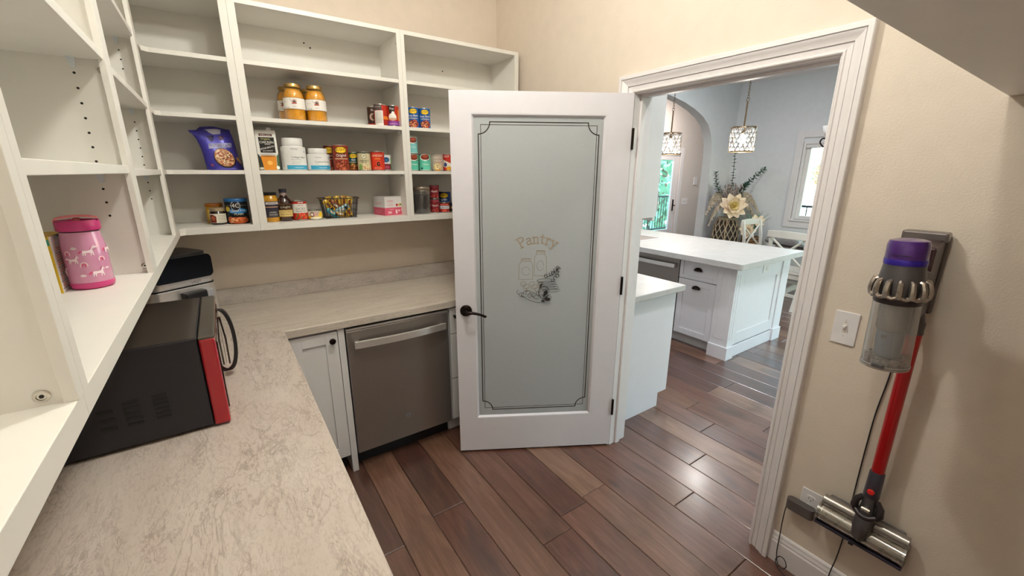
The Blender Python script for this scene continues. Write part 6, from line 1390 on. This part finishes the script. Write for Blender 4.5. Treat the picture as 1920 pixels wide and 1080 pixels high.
chair('white cross-back dining chair at the far side of the table near the vases', 6.72, 3.00, PI - .12)
# chandelier over the table, one arm showing past the casing
ch = thing('chandelier', 'dark scrolled arm chandelier with white glass shades over the dining table', 'chandelier', (TX, TY - .18, 1.95))
cx_, cy_ = TX, TY - .18
MB().lathe([(.004, 1.90), (.03, 1.93), (.045, 2.0), (.02, 2.10), (.02, 2.42), (.008, 2.45), (.008, 3.19), (.06, 3.195)], 16, (cx_, cy_, 0)).build('stem', M_BRONZE, ch, smooth=True)
for k in range(5):
    a = math.radians(112) + 2 * PI * k / 5; pts = []
    for q, z in ((.02, 2.10), (.10, 1.98), (.22, 1.95), (.36, 1.97), (.42, 2.03), (.40, 2.08), (.35, 2.07), (.34, 2.10)): pts.append((cx_ + q * math.cos(a), cy_ + q * math.sin(a), z))
    am = MB().tube(smooth_path(pts, 5), .009, 8).build('arm', M_BRONZE, ch, smooth=True)
    c2 = (cx_ + .34 * math.cos(a), cy_ + .34 * math.sin(a), 2.10)
    MB().lathe([(.02, 0), (.05, .02), (.075, .07), (.085, .13), (.080, .13), (.06, .05), (.015, .012)], 20, c2).build('glass_shade', plain('opal_glass', '#f1efea', .3), am, smooth=True)

# ------------------------------------------------------------ outdoors
struct(bx('ground', -40, 160, -90, 120, -2.2, -2.0, plain('lawn', '#8fa584', .95, bs=30, bstr=.5, var=.2)), 'pale green lawn below the deck', 'ground')
struct(bx('deck', XW + .16, 9.6, -3.5, 3.9, -.12, -.02, plain('deck_boards', '#9aa1a3', .7)), 'grey deck outside the dining window', 'deck')
struct(bx('deck_hall', 5.0, 13.0, YH + .16, 7.9, -.12, -.02, plain('deck_boards', '#9aa1a3', .7)), 'grey deck outside the hall door', 'deck')
lake = bx('lake', 22, 150, -80, 110, -1.99, -1.95, plain('lake_water', '#dfe8ea', .12)); struct(lake, 'bright open water beyond the lawn', 'lake')
M_RAIL = plain('rail_black', '#2b2d30', .5, .4)
def railing(label, A, B, n, zt):
    A, B = Vector(A), Vector(B); t = thing('deck_railing', label, 'railing', tuple((A + B) / 2))
    for z in (zt, .10):
        MB().cyl(A + Vector((0, 0, z)), B + Vector((0, 0, z)), .022, n=6).build('rail', M_RAIL, t)
    src = None
    for k in range(n):
        p = A + (B - A) * (k + .5) / n - (A + B) / 2
        if src is None: src = MB().cyl((0, 0, .10), (0, 0, zt), .010, n=6).build('baluster', M_RAIL, t, local=True); o = src
        else: o = src.copy(); COL.objects.link(o); o.parent = t
        o.location = p
    for p in (A, B): MB().box(p.x - .04, p.x + .04, p.y - .04, p.y + .04, -.02, zt + .04).build('post', M_RAIL, t)
railing('black metal deck railing outside the dining window', (9.4, 1.2, -.02), (9.4, 3.85, -.02), 22, 1.05)
railing('black metal deck railing outside the hall glass door', (8.0, 7.7, -.02), (11.4, 7.7, -.02), 30, 1.02)
M_LEAF = [plain('leaf_green', '#86bda2', .8, var=.3, vs=3), plain('leaf_light', '#9cc9b0', .8, var=.3, vs=3), plain('leaf_autumn', '#b08f60', .8, var=.35, vs=.8)]
def tree(label, x, y, hgt, spread, m, grp):
    t = thing('tree', label, 'tree', (x, y, -2.0), 0, grp); rt_ = random.Random(int(x * 7 + y * 3))
    MB().tube([(0, 0, 0), (.1, 0, hgt * .35), (0, .1, hgt * .7)], [.22, .16, .07], 8).build('trunk', plain('bark', '#6d5d4d', .9), t, local=True)
    mb = MB()
    for k in range(1100):
        a = rt_.random() * 2 * PI; zz = rt_.random(); q = spread * math.sqrt(rt_.random()) * math.sin(PI * (.12 + .8 * zz)) ; z = hgt * (.12 + .86 * zz)
        c = Vector((q * math.cos(a), q * math.sin(a), z)); s = rt_.uniform(.14, .30); n = Vector((rt_.uniform(-1, 1), rt_.uniform(-1, 1), rt_.uniform(-.5, 1))).normalized(); u = n.orthogonal().normalized() * s; v = n.cross(u)
        mb.add([c - u, c + v * .6, c + u, c - v * .6], [(0, 1, 2, 3)])
    tag(mb.build('foliage', m, t, local=True, recalc=False), kind='stuff')
tree('green leafy tree filling the glass of the hall door', 15.3, 11.6, 9.0, 2.8, M_LEAF[0], 'trees outside the hall door')
tree('pale green tree farther off outside the hall door', 20.8, 15.2, 9.5, 2.6, M_LEAF[1], 'trees outside the hall door')
for k in range(8):
    tree('distant shoreline tree in autumn tints across the water' if k % 2 else 'distant green shoreline tree across the water', 95 + (k % 3) * 2, 18 + k * 5.2, 6.5 + (k % 3) * .8, 2.4, M_LEAF[2] if k % 2 else M_LEAF[1], 'shoreline trees in autumn tints' if k % 2 else 'green shoreline trees')
